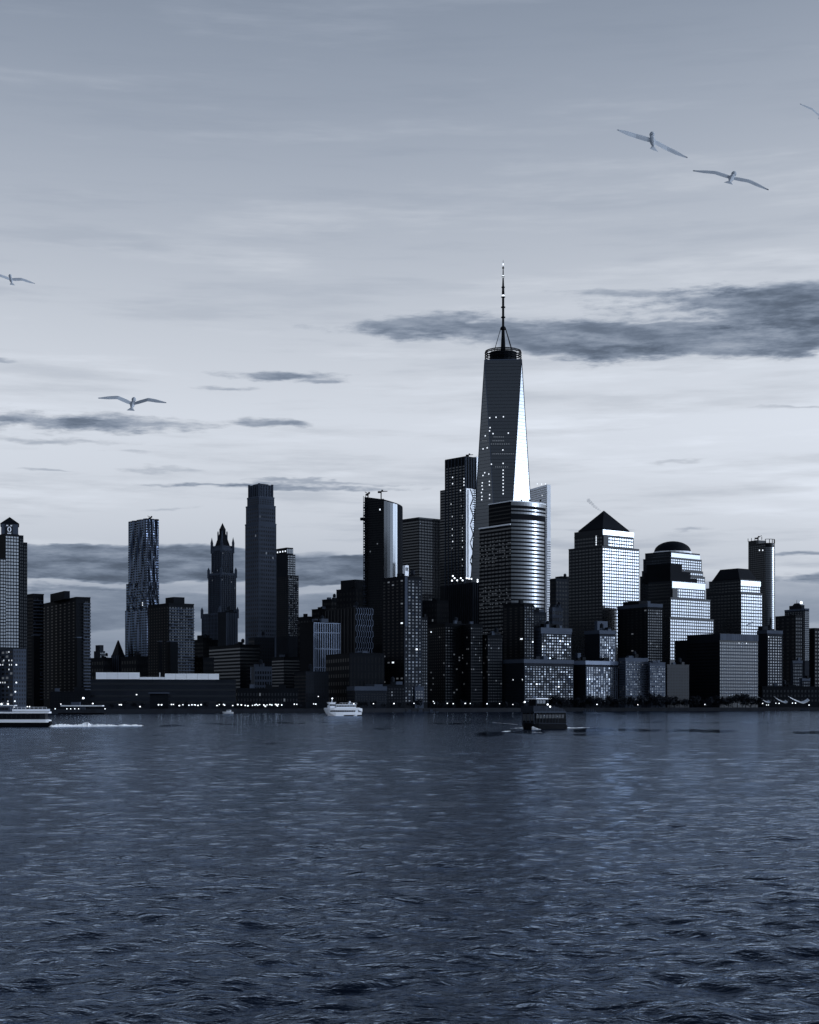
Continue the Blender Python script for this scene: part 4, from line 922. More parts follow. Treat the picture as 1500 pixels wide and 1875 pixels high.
# front row, left half
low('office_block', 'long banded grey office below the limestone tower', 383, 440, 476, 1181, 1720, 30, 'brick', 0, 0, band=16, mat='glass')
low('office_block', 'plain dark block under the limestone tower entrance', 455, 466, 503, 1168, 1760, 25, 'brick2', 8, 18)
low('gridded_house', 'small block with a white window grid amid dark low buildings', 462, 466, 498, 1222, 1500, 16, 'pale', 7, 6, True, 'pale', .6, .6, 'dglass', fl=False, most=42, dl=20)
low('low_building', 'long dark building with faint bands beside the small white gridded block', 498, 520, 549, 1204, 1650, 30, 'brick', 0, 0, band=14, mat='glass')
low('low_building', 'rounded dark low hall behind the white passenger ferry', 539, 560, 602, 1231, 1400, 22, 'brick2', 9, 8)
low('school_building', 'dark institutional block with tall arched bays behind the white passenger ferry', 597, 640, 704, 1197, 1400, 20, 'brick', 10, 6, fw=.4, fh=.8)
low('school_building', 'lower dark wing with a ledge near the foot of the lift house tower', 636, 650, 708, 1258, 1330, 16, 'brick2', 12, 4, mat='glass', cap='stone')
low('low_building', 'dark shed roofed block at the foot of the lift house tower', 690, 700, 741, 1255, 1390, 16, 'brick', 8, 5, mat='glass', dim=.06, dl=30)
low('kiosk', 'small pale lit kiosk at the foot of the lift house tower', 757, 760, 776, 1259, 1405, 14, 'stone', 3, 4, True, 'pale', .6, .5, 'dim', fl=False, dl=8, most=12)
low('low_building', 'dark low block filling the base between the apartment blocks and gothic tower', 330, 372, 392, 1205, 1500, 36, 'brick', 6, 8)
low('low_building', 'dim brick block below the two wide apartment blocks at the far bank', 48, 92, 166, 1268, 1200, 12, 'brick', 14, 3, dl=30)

# long pier shed with white roof screen
Y = 1225
f = foot(160, 166, 432, Y, 7, dl=34); b = Bld('pier_shed', 'long dark banded terminal with bright white roof screens', f)
zt = zz(1244, Y); b.block(f, G0, zt, 'brick2'); b.bands(f, 'R', G0 + 3, zt - 1, 4, .4, 'glass')
b.grid(f, 'R', G0 + 3, zt - 1, 60, 4, .5, .32, 'dim', False, None, skip=.75)
def screen(x0, x1, py0, py1):
    p, d, w, n = b.edge(f, 'R'); a0 = (x0 - 166) / (432 - 166) * w; a1 = (x1 - 166) / (432 - 166) * w; N = max(1, round((a1 - a0) / 9))
    for i in range(N):
        uu = a0 + (a1 - a0) * (i + .5) / N; MB().box((p[0] + d[0] * uu - n[0] * 2.5, p[1] + d[1] * uu - n[1] * 2.5, (zz(py0, Y) + zz(py1, Y)) / 2), d, (a1 - a0) / N - .12, .5, zz(py0, Y) - zz(py1, Y)).obj('roof_screen', 'white', b.root)
screen(175, 255, 1231, 1243.5); screen(255, 301, 1239.5, 1244); screen(291, 292.6, 1231, 1240); screen(301, 401, 1233, 1244.5)
MB().box(at(291, 1269, Y - 14), (1, .12), 15.5, 4, .8).obj('awning', 'pale', b.root)
MB().box((at(291, 1269, Y - 14)[0], Y - 12, zz(1269, Y) / 2), (1, .12), 14, 3, zz(1269, Y - 14) - 1).obj('entrance_box', 'brick', b.root)
MB().tube(at(459, 1245, Y + 30), at(459, 1221, Y + 30), .3).obj('flagpole', 'pale', b.root)
b.finish(0)
low('waterfront_building', 'low dark shed on the bank past the end of the white roof screens', 428, 434, 546, 1262, 1290, 10, 'brick', 20, 2, mat='glass', dim=.08, dl=25)

# ------------------------------------------------------------------ esplanade lamps
lamp_pts = [(21.7, 1295), (25.8, 1295), (50, 1294), (54, 1294), (111.5, 1289.3), (152.5, 1278.4), (169.9, 1288.3), (218.4, 1290.5), (222, 1290.5), (250, 1272), (256.4, 1294),
    (290.3, 1290.5), (295.8, 1290.5), (314, 1290), (317.5, 1290), (328.4, 1292), (335, 1290.5), (346, 1291.4), (351.5, 1290.7), (356, 1290.4), (357.9, 1291), (362.7, 1291.7), (368.3, 1290.4), (397.4, 1292), (401.5, 1290.2),
    (409.5, 1290), (411.6, 1291.4), (426.3, 1292), (435.3, 1290.2), (442, 1290.7), (449.2, 1291.7), (454, 1292.4), (462.4, 1291.7), (467, 1291), (469.5, 1289.7), (472.2, 1291.4), (475.4, 1290.2), (483.3, 1291), (486, 1293.5), (489, 1291), (494.3, 1290.2), (497.9, 1291),
    (504.3, 1289.7), (506, 1290.4), (509.8, 1290), (508, 1292.4), (516, 1291), (539, 1289.5), (543.6, 1289.7), (574.5, 1289), (578.5, 1289.3), (583, 1275.3), (648, 1288.8), (684, 1288.5), (721.5, 1288.3),
    (758.2, 1288), (793.6, 1284.3), (795.5, 1287.8), (819.2, 1288), (830, 1288.6), (852.1, 1288), (861.3, 1288.4), (892, 1288.8), (915, 1288.6), (939.3, 1290), (1093.3, 1290), (1168.2, 1290.6), (1291, 1290),
    (1396.8, 1288), (1404, 1291), (1407.4, 1291), (1421, 1287.7), (1427, 1288), (1451.5, 1287.5), (1457, 1287.5), (1481.8, 1291)]
pole_me = MB().tube((0, 0, 0), (0, 0, 1), .10, .07, 5).mesh('pole', MT['dmetal'])
head_me = MB().ball((0, 0, 0), .5, .5, .45, 8, 5).mesh('lamp_head', MT['lamp'])
cap_me = MB().lathe((0, 0), [(.5, .5), (.1, .8)], 8).mesh('lamp_cap', MT['dmetal'])
LAMP_AREAS = [(60, 'behind the fast ferry under the gabled glass tower'), (200, 'around the floating ferry landing'), (300, 'in front of the white screened pier shed'), (380, 'in the bright row before the end of the pier shed'),
    (438, 'near the small moored cabin boat'), (480, 'in the crowded row below the gothic skyscraper'), (530, 'in the crowded row below the stepped bright window tower'), (600, 'ahead of the white passenger ferry bow'), (740, 'astern of the white passenger ferry'),
    (850, 'below the broad dark apartment block with scattered lights'), (945, 'below the curved glass block, near the dark ferry'), (1300, 'half hidden by the thick tree row'), (1600, 'under the white tent canopies')]
def lamp_name(px):
    w = next(t for a, t in LAMP_AREAS if px < a); return 'white lamp ' + w, 'street lamp', 'street lamps ' + w
for i, (px, py) in enumerate(lamp_pts):
    Y = shore_y(px) + 7 + (i * 7 % 5); x, y, z = at(px, py, Y); z = max(z, 4.2)
    e = empty('street_lamp', (x, y, 3.0), *lamp_name(px))
    if i == 5: e['label'] = 'largest lamp glow, standing tall over the floating ferry landing'
    if i == 9: e['label'] = 'high lamp set against the pier shed wall below the white roof screens'
    if i == 51: e['label'] = 'tall lamp high above the row beside the white passenger ferry'
    if i == 56: e['label'] = 'upper lamp of a close pair near the pale lit kiosk'
    if i in (5, 9, 51, 56) : del e['group']
    for me, zo, sz in ((pole_me, 0, z - 3.0), (head_me, z - 3.0, None), (cap_me, z - 3.0, None)):
        c = bpy.data.objects.new(me.name, me); COL.objects.link(c); c.parent = e; c.location = (0, 0, zo)
        k = 1.6 if i == 5 else random.uniform(.7, 1.1)
        c.scale = (1, 1, sz) if sz else (k, k, k)

# ------------------------------------------------------------------ trees on the esplanade
def crown_mesh(seed, n=420):
    rg = random.Random(seed); mb = MB(); lobes = [(rg.uniform(-.55, .55), rg.uniform(-.5, .5), rg.uniform(-.35, .5), rg.uniform(.35, .62)) for _ in range(9)]
    for _ in range(n):
        lx, ly, lz, lr = rg.choice(lobes); v = V((rg.gauss(0, 1), rg.gauss(0, 1), rg.gauss(0, 1))).normalized() * lr * rg.uniform(.55, 1.05)
        c = V((lx, ly, lz)) + v; a = V((rg.gauss(0, 1), rg.gauss(0, 1), rg.gauss(0, 1))).normalized(); bq = a.cross(v + V((.01, .02, .03))).normalized(); r = rg.uniform(.07, .15)
        mb.add([c + a * r, c + bq * r * .7, c - a * r, c - bq * r * .7], [(0, 1, 2, 3)])
    return mb.mesh('crown', MT['leaf'])
def trunk_mesh(seed):
    rg = random.Random(seed); mb = MB().tube((0, 0, 0), (.02, 0, .5), .035, .022, 6)
    for k in range(5):
        a = 2 * pi * k / 5 + rg.random(); mb.tube((.015, 0, rg.uniform(.36, .5)), (.28 * cos(a), .28 * sin(a), rg.uniform(.65, .85)), .016, .005, 4)
    return mb.mesh('trunk', MT['bark'])
crowns = [crown_mesh(k) for k in range(5)]; trunks = [trunk_mesh(k + 9) for k in range(3)]
tpx = []
x = 1008.0
while x < 1392: tpx.append((x, random.uniform(1268, 1281))); x += random.uniform(5.5, 9.5)
x = 655.0
while x < 945: tpx.append((x, random.uniform(1278, 1288))); x += random.uniform(9, 20)
x = 160.0
while x < 590: tpx.append((x, random.uniform(1282, 1289))); x += random.uniform(14, 34)
for i, (px, py) in enumerate(tpx):
    Y = shore_y(px) + random.uniform(11, 22); hgt = zz(py, Y) - 3.0; x, y, _ = at(px, 1290, Y)
    where = ('before the wide gridded flats behind the dark ferry' if px < 1052 else 'at the foot of the striped low building' if px < 1133 else 'before the two grey glass flats' if px < 1222 else 'in the dark gap between the grey glass flats and the banded block' if px < 1262 else 'along the foot of the banded block') if px > 1000 else 'along the esplanade below the dark apartment blocks' if px > 600 else 'on the bank before the long pier shed'
    e = empty('tree', (x, y, 3.0), ('dark round tree ' if px > 1000 else 'small dark tree ') + where, 'tree', 'trees ' + where)
    t = bpy.data.objects.new('trunk', trunks[i % 3]); c = bpy.data.objects.new('crown', crowns[i % 5])
    for o in (t, c): COL.objects.link(o); o.parent = e; o.rotation_euler = (0, 0, random.uniform(0, 6))
    t.scale = (hgt * .8,) * 3; k = random.uniform(.42, .6); c.scale = (hgt * k, hgt * k, hgt * .5); c.location = (0, 0, hgt * .52)

# ------------------------------------------------------------------ tent canopies by the water, ferry landing
for (xa, xm, xb, ya, ym, yb, Y, lab) in [(1366, 1377, 1382, 1281, 1285.5, 1282, 1590, 'smallest pale tent canopy, beside the banded block and trees'), (1391, 1407, 1411, 1277, 1286, 1284, 1580, 'white tent canopy with a steep wing, second from the banded block'),
                                    (1421, 1437, 1443, 1277, 1286, 1284, 1580, 'white tent canopy in the middle of the waterfront row'), (1448, 1471, 1483, 1277, 1287, 1281, 1575, 'largest white tent canopy, both wings raised')]:
    e = empty('tent_canopy', (at(xm, 1290, Y)[0], Y, 3.0), lab, 'canopy', 'tent canopies on the far bank')
    A, Bm, Cc = at(xa, ya, Y - 4), at(xm, ym, Y - 4), at(xb, yb, Y - 4); dep = 9.0
    for q0, q1 in ((A, Bm), (Bm, Cc)):
        vs = []; sag = 3; nn = 5
        for k in range(nn + 1):
            t = k / nn; z = q0[2] + (q1[2] - q0[2]) * t - .5 * sin(pi * t); x = q0[0] + (q1[0] - q0[0]) * t
            vs += [(x, Y - 4, z - .9), (x, Y - 4 + dep, z + .9), (x, Y - 4 + dep, z + 1.2), (x, Y - 4, z - .5)]
        fs = []
        for k in range(nn): fs += [(4 * k + j, 4 * k + (j + 1) % 4, 4 * k + 4 + (j + 1) % 4, 4 * k + 4 + j) for j in range(4)]
        fs += [(0, 3, 2, 1), tuple(4 * nn + j for j in range(4))]
        MB().add(vs, [tuple(reversed(f)) for f in fs]).obj('fabric_wing', 'white', e)
    for q, dy_ in ((A, 2), (Bm, 3), (Cc, 2)): MB().tube((q[0], Y - 4 + dy_, 3.0), (q[0], Y - 4 + dy_, q[2]), .22, .16).obj('post', 'dmetal', e)

Y = 1088.0
e = empty('ferry_landing', (at(150, 1300, Y)[0], Y, .2), 'floating ferry landing with thin white canopy roof on posts', 'ferry landing')
x0, x1 = at(113, 0, Y)[0], at(189, 0, Y)[0]
MB().box(((x0 + x1) / 2, Y, .4), (1, 0), x1 - x0 + 3, 9, 1.4).obj('pontoon', 'hull', e)
MB().box(((x0 + x1) / 2, Y, zz(1292.5, Y)), (1, 0), x1 - x0, 7, .75).obj('canopy_roof', 'white', e)
for k in range(9): MB().tube((x0 + 1 + (x1 - x0 - 2) * k / 8, Y - 2.6, 1.0), (x0 + 1 + (x1 - x0 - 2) * k / 8, Y - 2.6, zz(1293, Y)), .13).obj('post', 'dmetal', e)
for a, c in ((134, 141), (147, 156)):
    MB().box(((at(a, 0, Y)[0] + at(c, 0, Y)[0]) / 2, Y, zz(1296.5, Y)), (1, 0), (c - a) * Y / F, 3, 1.9).obj('booth', 'stone', e)
MB().box((at(139, 0, Y)[0], Y, zz(1288.5, Y)), (1, 0), 6, 3, 2.2).obj('roof_box', 'stone', e)
for px in (101, 122.5, 129.5, 137, 144, 192.4): MB().ball(at(px, 1298, Y - 3.5), .32, n=6, m=4).obj('deck_lamp', 'lamp', e)

# ------------------------------------------------------------------ boats
def loft(secs, name, mat, root, yaw_c, smooth=False):             # secs = [(x, half width bottom, half width top, z bottom, z top)]
    vs = []; fs = []
    for x, wb, wt, zb_, zt_ in secs: vs += [(x, -wb, zb_), (x, wb, zb_), (x, wt, zt_), (x, -wt, zt_)]
    for k in range(len(secs) - 1): fs += [(4 * k + j, 4 * k + 4 + j, 4 * k + 4 + (j + 1) % 4, 4 * k + (j + 1) % 4) for j in range(4)]
    m = 4 * (len(secs) - 1); fs += [(0, 1, 2, 3), (m + 3, m + 2, m + 1, m)]
    me = MB().add(vs, fs).mesh(name, MT[mat]); o = bpy.data.objects.new(name, me); COL.objects.link(o); o.parent = root
    if smooth:
        for p in me.polygons: p.use_smooth = True
    return o
def lbox(name, mat, root, c, w, t, h):                            # box in the boat's own axes
    me = MB().box(c, (1, 0), w, t, h).mesh(name, MT[mat]); o = bpy.data.objects.new(name, me); COL.objects.link(o); o.parent = root; return o
def ltube(name, mat, root, p, q, r, r2=None):
    me = MB().tube(p, q, r, r2).mesh(name, MT[mat]); o = bpy.data.objects.new(name, me); COL.objects.link(o); o.parent = root; return o
def lball(name, mat, root, c, r):
    me = MB().ball(c, r, n=8, m=6).mesh(name, MT[mat]); o = bpy.data.objects.new(name, me); COL.objects.link(o); o.parent = root; return o
# white passenger ferry, bow to the left
Y = 963.0; x, y, _ = at(627.5, 1300, Y)
e = empty('passenger_ferry', (x, y, .05), 'white double deck passenger ferry with pilothouse gliding past the far bank', 'ferry', None, R(17))
loft([(-11.6, .1, .9, 3.6, 4.7), (-10.2, .6, 2.2, 1.2, 4.6), (-8.6, 1.8, 3.1, -.3, 4.5), (-4, 3.2, 3.5, -.4, 2.3), (8, 3.3, 3.5, -.4, 2.2), (11.3, 3.0, 3.2, .2, 2.2)][:3], 'bow', 'white', e, 0)
loft([(-9.2, 1.2, 2.6, -.4, 2.3), (-5, 3.1, 3.4, -.4, 2.2), (8, 3.3, 3.5, -.4, 2.2), (11.2, 3.0, 3.3, -.2, 2.2)], 'hull', 'white', e, 0)
loft([(0, 3.42, 3.44, -.4, .55), (11.25, 3.2, 3.35, -.4, .6)], 'boot_stripe', 'hull', e, 0)
loft([(-8.8, 2.4, 2.4, 2.2, 3.5), (9.0, 3.2, 3.2, 2.2, 3.5)], 'main_cabin', 'white', e, 0)
for k in range(14): lbox('window', 'black', e, (-7.9 + k * 1.12, -2.62 - .040 * k - .02, 2.85), .86, .3, .8)
loft([(-11.2, .7, .9, 3.5, 4.9), (-9, 2.6, 2.8, 3.5, 4.9), (-6, 3.3, 3.4, 3.5, 5.0), (9.2, 3.4, 3.4, 3.5, 5.0), (11.6, 3.2, 3.1, 2.4, 4.5)], 'upper_deck', 'white', e, 0)
lbox('upper_cabin', 'white', e, (1.6, 0, 5.9), 12.4, 5.2, 1.9)
for k in range(12): lbox('window', 'glass', e, (-3.9 + k * 1.0, -2.62, 6.0), .78, .2, .85)
lbox('roof', 'white', e, (1.4, 0, 6.95), 13.0, 5.6, .22)
loft([(-9.2, 1.5, 1.4, 5.0, 8.0), (-8.4, 2.1, 1.9, 5.0, 8.1), (-5.0, 2.2, 2.0, 5.0, 8.1)], 'pilothouse', 'white', e, 0)
for k in range(4): lbox('window', 'black', e, (-8.2 + k * .95, -2.05, 6.6 if k % 2 else 6.6), .8, .32, .9)
lbox('window', 'black', e, (-9.2, 0, 6.9), .3, 2.4, .9); lbox('pilothouse_roof', 'white', e, (-7.0, 0, 8.2), 4.8, 4.2, .25)
ltube('mast', 'white', e, (-6.8, 0, 8.2), (-6.5, 0, 11.3), .22, .1); lball('mast_light', 'lamp', e, (-6.5, 0, 10.6), .42)
ltube('funnel', 'white', e, (4.2, 0, 7.0), (4.6, 0, 8.9), .6, .5); lbox('vent_box', 'stone', e, (5.6, 0, 7.5), 1.6, 1.8, 1.0)
for k in range(7): ltube('rail_post', 'white', e, (-2.5 + k * 1.8, -2.6, 7.0), (-2.5 + k * 1.8, -2.6, 7.9), .05)
ltube('handrail', 'white', e, (-2.5, -2.6, 7.9), (8.3, -2.6, 7.9), .06)
# dark ferry crossing, bow to the left and towards the viewer
Y = 478.0; x, y, _ = at(995, 1300, Y)
e = empty('dark_ferry', (x, y, 0), 'dark boxy ferry with open upper deck and lit wheelhouse throwing a bow wave', 'ferry', None, R(36))
loft([(-7.6, .1, .5, .6, 2.0), (-6.4, 1.6, 2.6, -.4, 2.0), (-4.5, 2.7, 3.2, -.5, 1.9), (5.6, 3.0, 3.2, -.5, 1.8), (6.9, 3.1, 3.1, -.3, 1.2)], 'hull', 'hull', e, 0)
loft([(-5.9, 2.9, 2.9, 1.6, 5.1), (6.0, 3.1, 3.1, 1.6, 5.1), (6.5, 3.1, 3.0, 1.2, 5.0)], 'main_cabin', 'hull', e, 0)
for k in range(4): lbox('front_frame', 'stone', e, (-5.98, -2.7 + k * 1.8, 3.4), .2, .18, 3.2)
for z in (1.9, 5.0): lbox('front_frame', 'stone', e, (-6.02, 0, z), .2, 5.8, .22)
for k in range(3): lbox('front_window', 'glass', e, (-5.95, -1.8 + k * 1.8, 3.6), .14, 1.5, 2.0)
loft([(-6.8, 2.4, 2.6, 5.1, 5.3), (6.6, 3.2, 3.2, 5.1, 5.3)], 'upper_deck', 'concrete', e, 0)
for s_ in (-1, 1):
    loft([(-6.4, .05, .05, 5.3, 7.1), (2.0, .05, .05, 5.3, 6.9), (6.3, .05, .05, 5.3, 5.9)], 'bulwark', 'concrete', e, 0).location = (0, s_ * 2.9, 0)
lbox('front_bulwark', 'concrete', e, (-6.4, 0, 6.2), .12, 5.4, 1.8)
for k in range(8): ltube('rail_post', 'stone', e, (-6.2 + k * 1.6, -2.95, 5.3), (-6.2 + k * 1.6, -2.95, 7.2 - (max(0, k - 5)) * .4), .05)
lbox('wheelhouse', 'hull', e, (-2.4, 0, 8.0), 3.4, 3.6, 2.2)
for k in range(3): lbox('wheelhouse_window', 'glass', e, (-3.6 + k * 1.15, -1.82, 8.3), .95, .1, 1.0)
lbox('wheelhouse_roof', 'white', e, (-2.4, 0, 9.25), 4.8, 4.6, .3)
for sx_, sy_ in ((-1, -1), (1, -1), (-1, 1), (1, 1)): ltube('roof_post', 'stone', e, (-2.4 + sx_ * 2.3, sy_ * 2.2, 6.0), (-2.4 + sx_ * 2.3, sy_ * 2.2, 9.2), .09)
ltube('mast', 'stone', e, (-1.8, 0, 9.4), (-1.8, 0, 11.0), .08, .04); lbox('radar', 'stone', e, (-3.6, 0, 9.75), 1.4, .3, .5)
lbox('deck_house', 'concrete', e, (1.6, 0, 6.0), 2.4, 3.2, 1.4); lbox('bench', 'stone', e, (4.2, 0, 5.6), 2.2, 3.6, .5)
for px, py in ((1003, 1290), (1007.5, 1294), (961, 1285.5)):
    q = V(at(px, py, Y - 4)); me = MB().ball((0, 0, 0), .26, n=8, m=6).mesh('deck_lamp', MT['lamp']); o = bpy.data.objects.new('deck_lamp', me); COL.objects.link(o); o.parent = e
    o.location = mathutils.Matrix.Rotation(-R(36), 3, 'Z') @ (q - e.location)
loft([(-7.7, .2, .65, 1.85, 2.1), (-6.4, 2.62, 2.72, 1.85, 2.1), (-4.5, 3.2, 3.28, 1.8, 2.02), (6.6, 3.22, 3.26, 1.6, 1.8)], 'rub_rail', 'concrete', e, 0)
for k in range(9): lbox('side_window', 'dglass', e, (-4.9 + k * 1.25, -3.02, 3.9), .95, .16, 1.1)
for k in range(8): lbox('side_post', 'concrete', e, (-5.5 + k * 1.25, -3.06, 3.5), .12, .16, 3.0)
lbox('deck_edge', 'stone', e, (0, -3.12, 5.2), 12.6, .14, .22); lbox('stern_door', 'concrete', e, (6.55, 0, 3.2), .1, 2.0, 2.4)
# fast ferry leaving the frame
Y = 525.0; x, y, _ = at(10, 1300, Y)
e = empty('fast_ferry', (x, y, 0), 'long white and black fast ferry cut by the picture edge, foam at its stern', 'ferry', None, R(6))
loft([(-16, .2, .9, .8, 2.6), (-13, 1.6, 3.0, -.2, 2.5), (-8, 3.0, 3.7, -.4, 2.4), (13.5, 3.4, 3.7, -.4, 2.3), (14.9, 3.4, 3.5, .3, 1.8)], 'hull', 'hull', e, 0)
loft([(-15.4, .9, 1.0, 1.55, 2.55), (-12.6, 3.1, 3.2, 1.5, 2.5), (-8, 3.78, 3.84, 1.5, 2.5), (13.6, 3.78, 3.84, 1.45, 2.5), (14.6, 3.5, 3.6, 1.5, 2.3)], 'hull_band', 'white', e, 0)
loft([(-11, 2.2, 2.2, 2.5, 4.5), (-7, 3.3, 3.3, 2.5, 4.5), (13.4, 3.3, 3.3, 2.5, 4.5)], 'main_cabin', 'black', e, 0)
for k in range(12): lbox('window', 'dglass', e, (-6 + k * 1.55, -3.34, 3.5), 1.25, .12, 1.3)
loft([(-11.8, 2.2, 2.2, 4.5, 5.0), (-7, 3.6, 3.6, 4.5, 5.0), (14.6, 3.7, 3.7, 4.5, 5.05)], 'upper_deck', 'white', e, 0)
loft([(-8, 2.9, 2.7, 5.0, 6.9), (-6, 3.0, 2.9, 5.0, 7.0), (2.0, 3.0, 2.9, 5.0, 7.0)], 'upper_cabin', 'stone', e, 0)
for k in range(6): lbox('window', 'black', e, (-5.4 + k * 1.25, -3.0, 6.0), 1.0, .2, .8)
lbox('roof', 'white', e, (-2.6, 0, 7.1), 12, 6.2, .28); lbox('side_band', 'white', e, (8.4, -3.3, 5.55), 11.5, .15, .75); lbox('side_band', 'white', e, (8.4, 3.3, 5.55), 11.5, .15, .75)
for k in range(9): ltube('rail_post', 'white', e, (3 + k * 1.35, -3.3, 5.9), (3 + k * 1.35, -3.3, 6.6), .05)
ltube('handrail', 'white', e, (3, -3.3, 6.55), (13.8, -3.3, 6.55), .06); lbox('funnel', 'stone', e, (4.4, 0, 5.9), 1.8, 2.2, 1.7)
for px, py in ((2.6, 1279.6), (14.5, 1284.3)):
    q = V(at(px, py, Y - 2)); o = bpy.data.objects.new('deck_lamp', MB().ball((0, 0, 0), .3, n=8, m=6).mesh('deck_lamp', MT['lamp'])); COL.objects.link(o); o.parent = e
    o.location = mathutils.Matrix.Rotation(-R(6), 3, 'Z') @ (V((q.x, q.y, min(q.z, 7.6))) - e.location)
ltube('mast', 'white', e, (-4.2, 0, 7.2), (-4.2, 0, 9.6), .12, .06)
for pa, pb, Y, lab in ((738, 803, 1300, 'low pale floating jetty at the foot of the dark apartment blocks'), (1068, 1090, 1425, 'short pale jetty by the tree row beside the dark ferry'), (1466, 1482, 1545, 'little landing stage under the largest tent canopy')):
    x0, x1 = at(pa, 0, Y)[0], at(pb, 0, Y)[0]; e2 = empty('jetty', ((x0 + x1) / 2, Y, .2), lab, 'jetty')
    MB().box(((x0 + x1) / 2, Y, .5), (1, 0), x1 - x0, 4, 1.1).obj('deck', 'stone', e2)
    for k in range(6): MB().tube((x0 + (x1 - x0) * (k + .5) / 6, Y - 2.2, -1), (x0 + (x1 - x0) * (k + .5) / 6, Y - 2.2, 3.2), .22).obj('pile', 'bark', e2)
    for k in range(3): MB().box((x0 + (x1 - x0) * (k * .3 + .2), Y, 1.7), (1, 0), 2.2, 1.8, 1.3).obj('locker', 'pale', e2)
# small boat tied up under the lamps
Y = 1168.0; x, y, _ = at(418, 1298, Y)
e = empty('moored_boat', (x, y, 0), 'small pale cabin boat tied up under the brightest run of lamps', 'boat')
loft([(-4.2, .1, .5, .4, 1.5), (-2.6, .9, 1.5, -.2, 1.4), (3.6, 1.2, 1.6, -.2, 1.2)], 'hull', 'white', e, 0); lbox('cabin', 'white', e, (.4, 0, 2.0), 3.2, 2.2, 1.4)
for k in range(3): lbox('window', 'black', e, (-.6 + k * 1.0, -1.12, 2.2), .7, .1, .6)

# ------------------------------------------------------------------ wakes
def foam(label, path, hmax, wid, seed, nx=170, ny=11):
    rg = np.random.RandomState(seed); pts = [at(px, py, H * F / (py - HY)) for px, py in path]; P = np.array([(q[0], q[1]) for q in pts]); T = np.linspace(0, len(P) - 1, nx)
    cx_ = np.interp(T, range(len(P)), P[:, 0]); cy_ = np.interp(T, range(len(P)), P[:, 1]); hh = np.interp(T, range(len(hmax)), hmax)
    vs = []; rough = rg.rand(nx, ny); r2 = np.interp(np.arange(nx), np.arange(0, nx + 6, 6), rg.rand(len(np.arange(0, nx + 6, 6))))
    for i in range(nx):
        for j in range(ny):
            v = 2 * j / (ny - 1) - 1; vs.append((cx_[i] + rg.uniform(-.2, .2), cy_[i] + v * wid + rg.uniform(-.15, .15), -.12 + hh[i] * (1 - v * v) * (.35 + .8 * r2[i] + .5 * (rough[i, j] - .5))))
    fs = [(i * ny + j, (i + 1) * ny + j, (i + 1) * ny + j + 1, i * ny + j + 1) for i in range(nx - 1) for j in range(ny - 1)]
    o = MB().add(vs, fs).obj('wake_foam', 'foam'); tag(o, label, 'wake', None, 'stuff')
foam('white foam trailing behind the fast ferry stern', [(18, 1330.5), (60, 1330.8), (95, 1331), (150, 1330.3), (200, 1330), (262, 1329.6)], [.3, .9, .7, 1.7, 1.0, .5, .05], 2.2, 4)
foam('white bow wave curling off the dark ferry', [(947, 1333), (960, 1334.5), (975, 1336), (990, 1336.5)], [.2, .7, .9, .3], 1.5, 5, 60, 9)
foam('thin line of foam spreading past the dark ferry bow', [(885, 1322), (915, 1324), (948, 1327)], [.05, .25, .2], 1.0, 6, 70, 7)
foam('thin foam line off the dark ferry stern quarter', [(1036, 1333.5), (1065, 1332.5), (1100, 1332)], [.35, .2, .05], .8, 8, 60, 7)

for i_, (pa, ya, pb, yb, hh_) in enumerate(((905, 1341, 948, 1337, .22), (925, 1334, 958, 1333, .3), (958, 1340, 1000, 1341.5, .28), (985, 1347, 1055, 1346, .16), (930, 1350, 985, 1349, .14), (1050, 1341.5, 1120, 1342.5, .14), (1130, 1331, 1190, 1330.5, .12))):
    foam(('churned foam and pale reflection patch %s the dark ferry' % ('ahead of', 'at the bow of', 'under the side of', 'nearer than', 'drifting near', 'astern of', 'far astern of')[i_]), [(pa, ya), ((pa + pb) / 2, (ya + yb) / 2 + .4), (pb, yb)], [.02, hh_, .02], 1.3, 20 + i_, 60, 9)  # white streaks for churned wake and for the pale reflection on the water
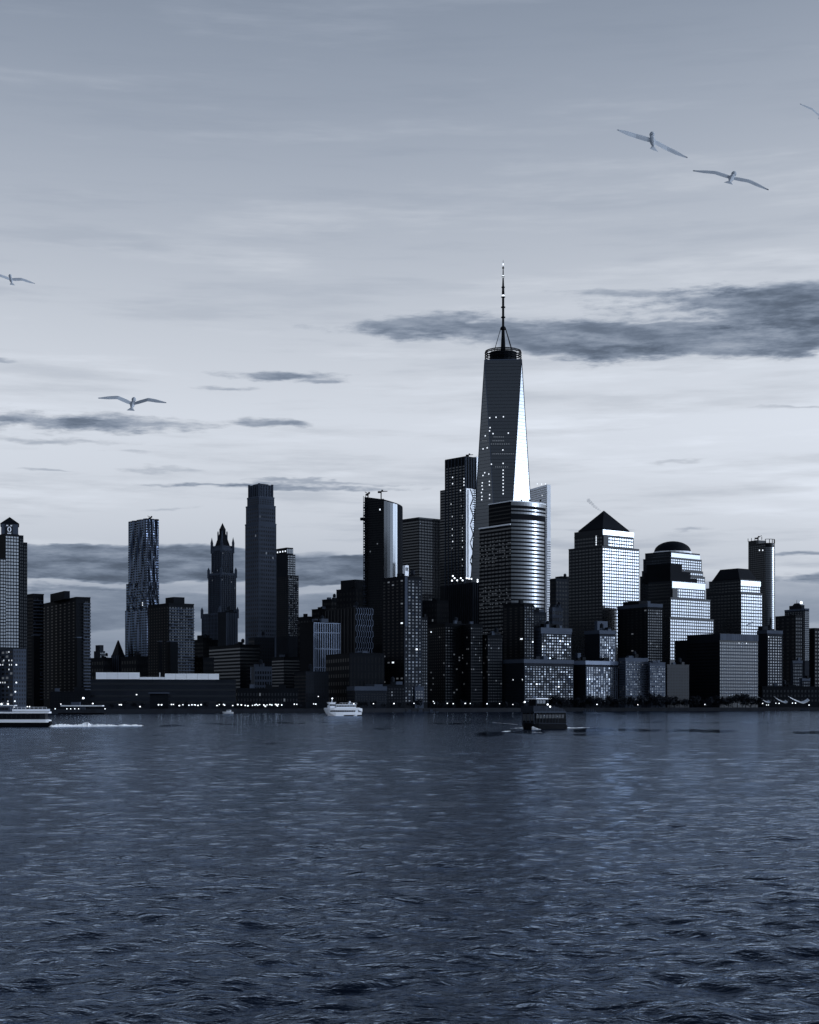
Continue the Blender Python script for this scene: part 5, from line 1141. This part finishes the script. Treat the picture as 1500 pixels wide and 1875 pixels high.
# ------------------------------------------------------------------ gulls
def gull(px, py, Y, span, roll, dih, yaw, label, bend=.5, pitch=36):
    x, y, z = at(px, py, Y); hs = span / 2; mb = MB(); k = span
    prof = [(0, .004), (.03, .014), (.09, .030), (.17, .040), (.26, .034), (.33, .020), (.40, .008)]
    vs = []; fs = []; N = 8
    for t, r in prof: vs += [((r * k) * cos(2 * pi * i / N), (.2 - t) * k, r * k * .85 * sin(2 * pi * i / N)) for i in range(N)]
    for q in range(len(prof) - 1): fs += [(q * N + i, (q + 1) * N + i, (q + 1) * N + (i + 1) % N, q * N + (i + 1) % N) for i in range(N)]
    mb.add(vs, fs); mb.ball((0, .17 * k, .012 * k), .035 * k, .05 * k, .035 * k, 8, 6); mb.tube((0, .21 * k, .008 * k), (0, .26 * k, .0), .010 * k, .002 * k, 5)
    mb.add([(-.02 * k, -.16 * k, .0), (.02 * k, -.16 * k, 0), (.06 * k, -.29 * k, .004 * k), (-.06 * k, -.29 * k, .004 * k), (0, -.2 * k, .014 * k)], [(0, 1, 4), (1, 2, 4), (2, 3, 4), (3, 0, 4), (3, 2, 1, 0)])
    for s_ in (-1, 1):
        st = []; M_ = 16
        for q in range(M_ + 1):
            t = q / M_; up = hs * (sin(R(dih)) * min(t, .45) + sin(R(dih * bend - 6)) * max(0, t - .45)); ch = k * .155 * (1 - .3 * t) * max(.06, (1 - max(0, t - .7) / .32) ** .7 if t < 1 else .06) * (.7 + .3 * min(1, t * 5)); sw = k * (.05 * t if t < .45 else .05 * .45 - .16 * (t - .45))
            st.append((s_ * hs * t, sw + ch * .5, up, ch))
        vs = []
        for a, c, u_, ch in st: vs += [(a, c, u_ + .006 * k), (a, c - ch * .45, u_ + .012 * k), (a, c - ch, u_), (a, c - ch * .4, u_ - .002 * k)]
        fs = []
        for q in range(M_): fs += [(4 * q + j, 4 * q + 4 + j, 4 * q + 4 + (j + 1) % 4, 4 * q + (j + 1) % 4) for j in range(4)]
        mb.add(vs, fs)
    me = mb.mesh('gull', MT['gull'])
    bm_ = bmesh.new(); bm_.from_mesh(me); bmesh.ops.recalc_face_normals(bm_, faces=bm_.faces); bm_.to_mesh(me); bm_.free()
    o = bpy.data.objects.new('gull', me); COL.objects.link(o); o.location = (x, y, z)
    o.rotation_euler = (mathutils.Matrix.Rotation(R(roll), 4, 'Y') @ mathutils.Matrix.Rotation(R(yaw), 4, 'Z') @ mathutils.Matrix.Rotation(R(pitch), 4, 'X')).to_euler()
    tag(o, label, 'gull', 'gulls in flight'); return o
gull(1195, 258, 26, 1.28, 17, -8, 12, 'pale grey gull gliding with curved wings, upper of the close pair', -1.2, 42)
gull(1340, 326, 26, 1.28, 18, 2, -10, 'grey gull banking with straight wings, lower of the close pair', .5, 36)
gull(1503, 214, 32, 1.0, 26, 14, 0, 'gull half cut off by the picture edge high in the sky', .5)
gull(20, 512, 34, 1.0, 4, 10, 25, 'gull at the picture edge level with the mast tip', .4)
gull(243, 740, 30, 1.28, 3, 20, 5, 'pale gull with raised wings above the long cloud bank', .3, 30)
gull(1373, 1143, 300, 2.0, -28, 16, 20, 'tiny dark bird flying in front of the mansard tower', .5)
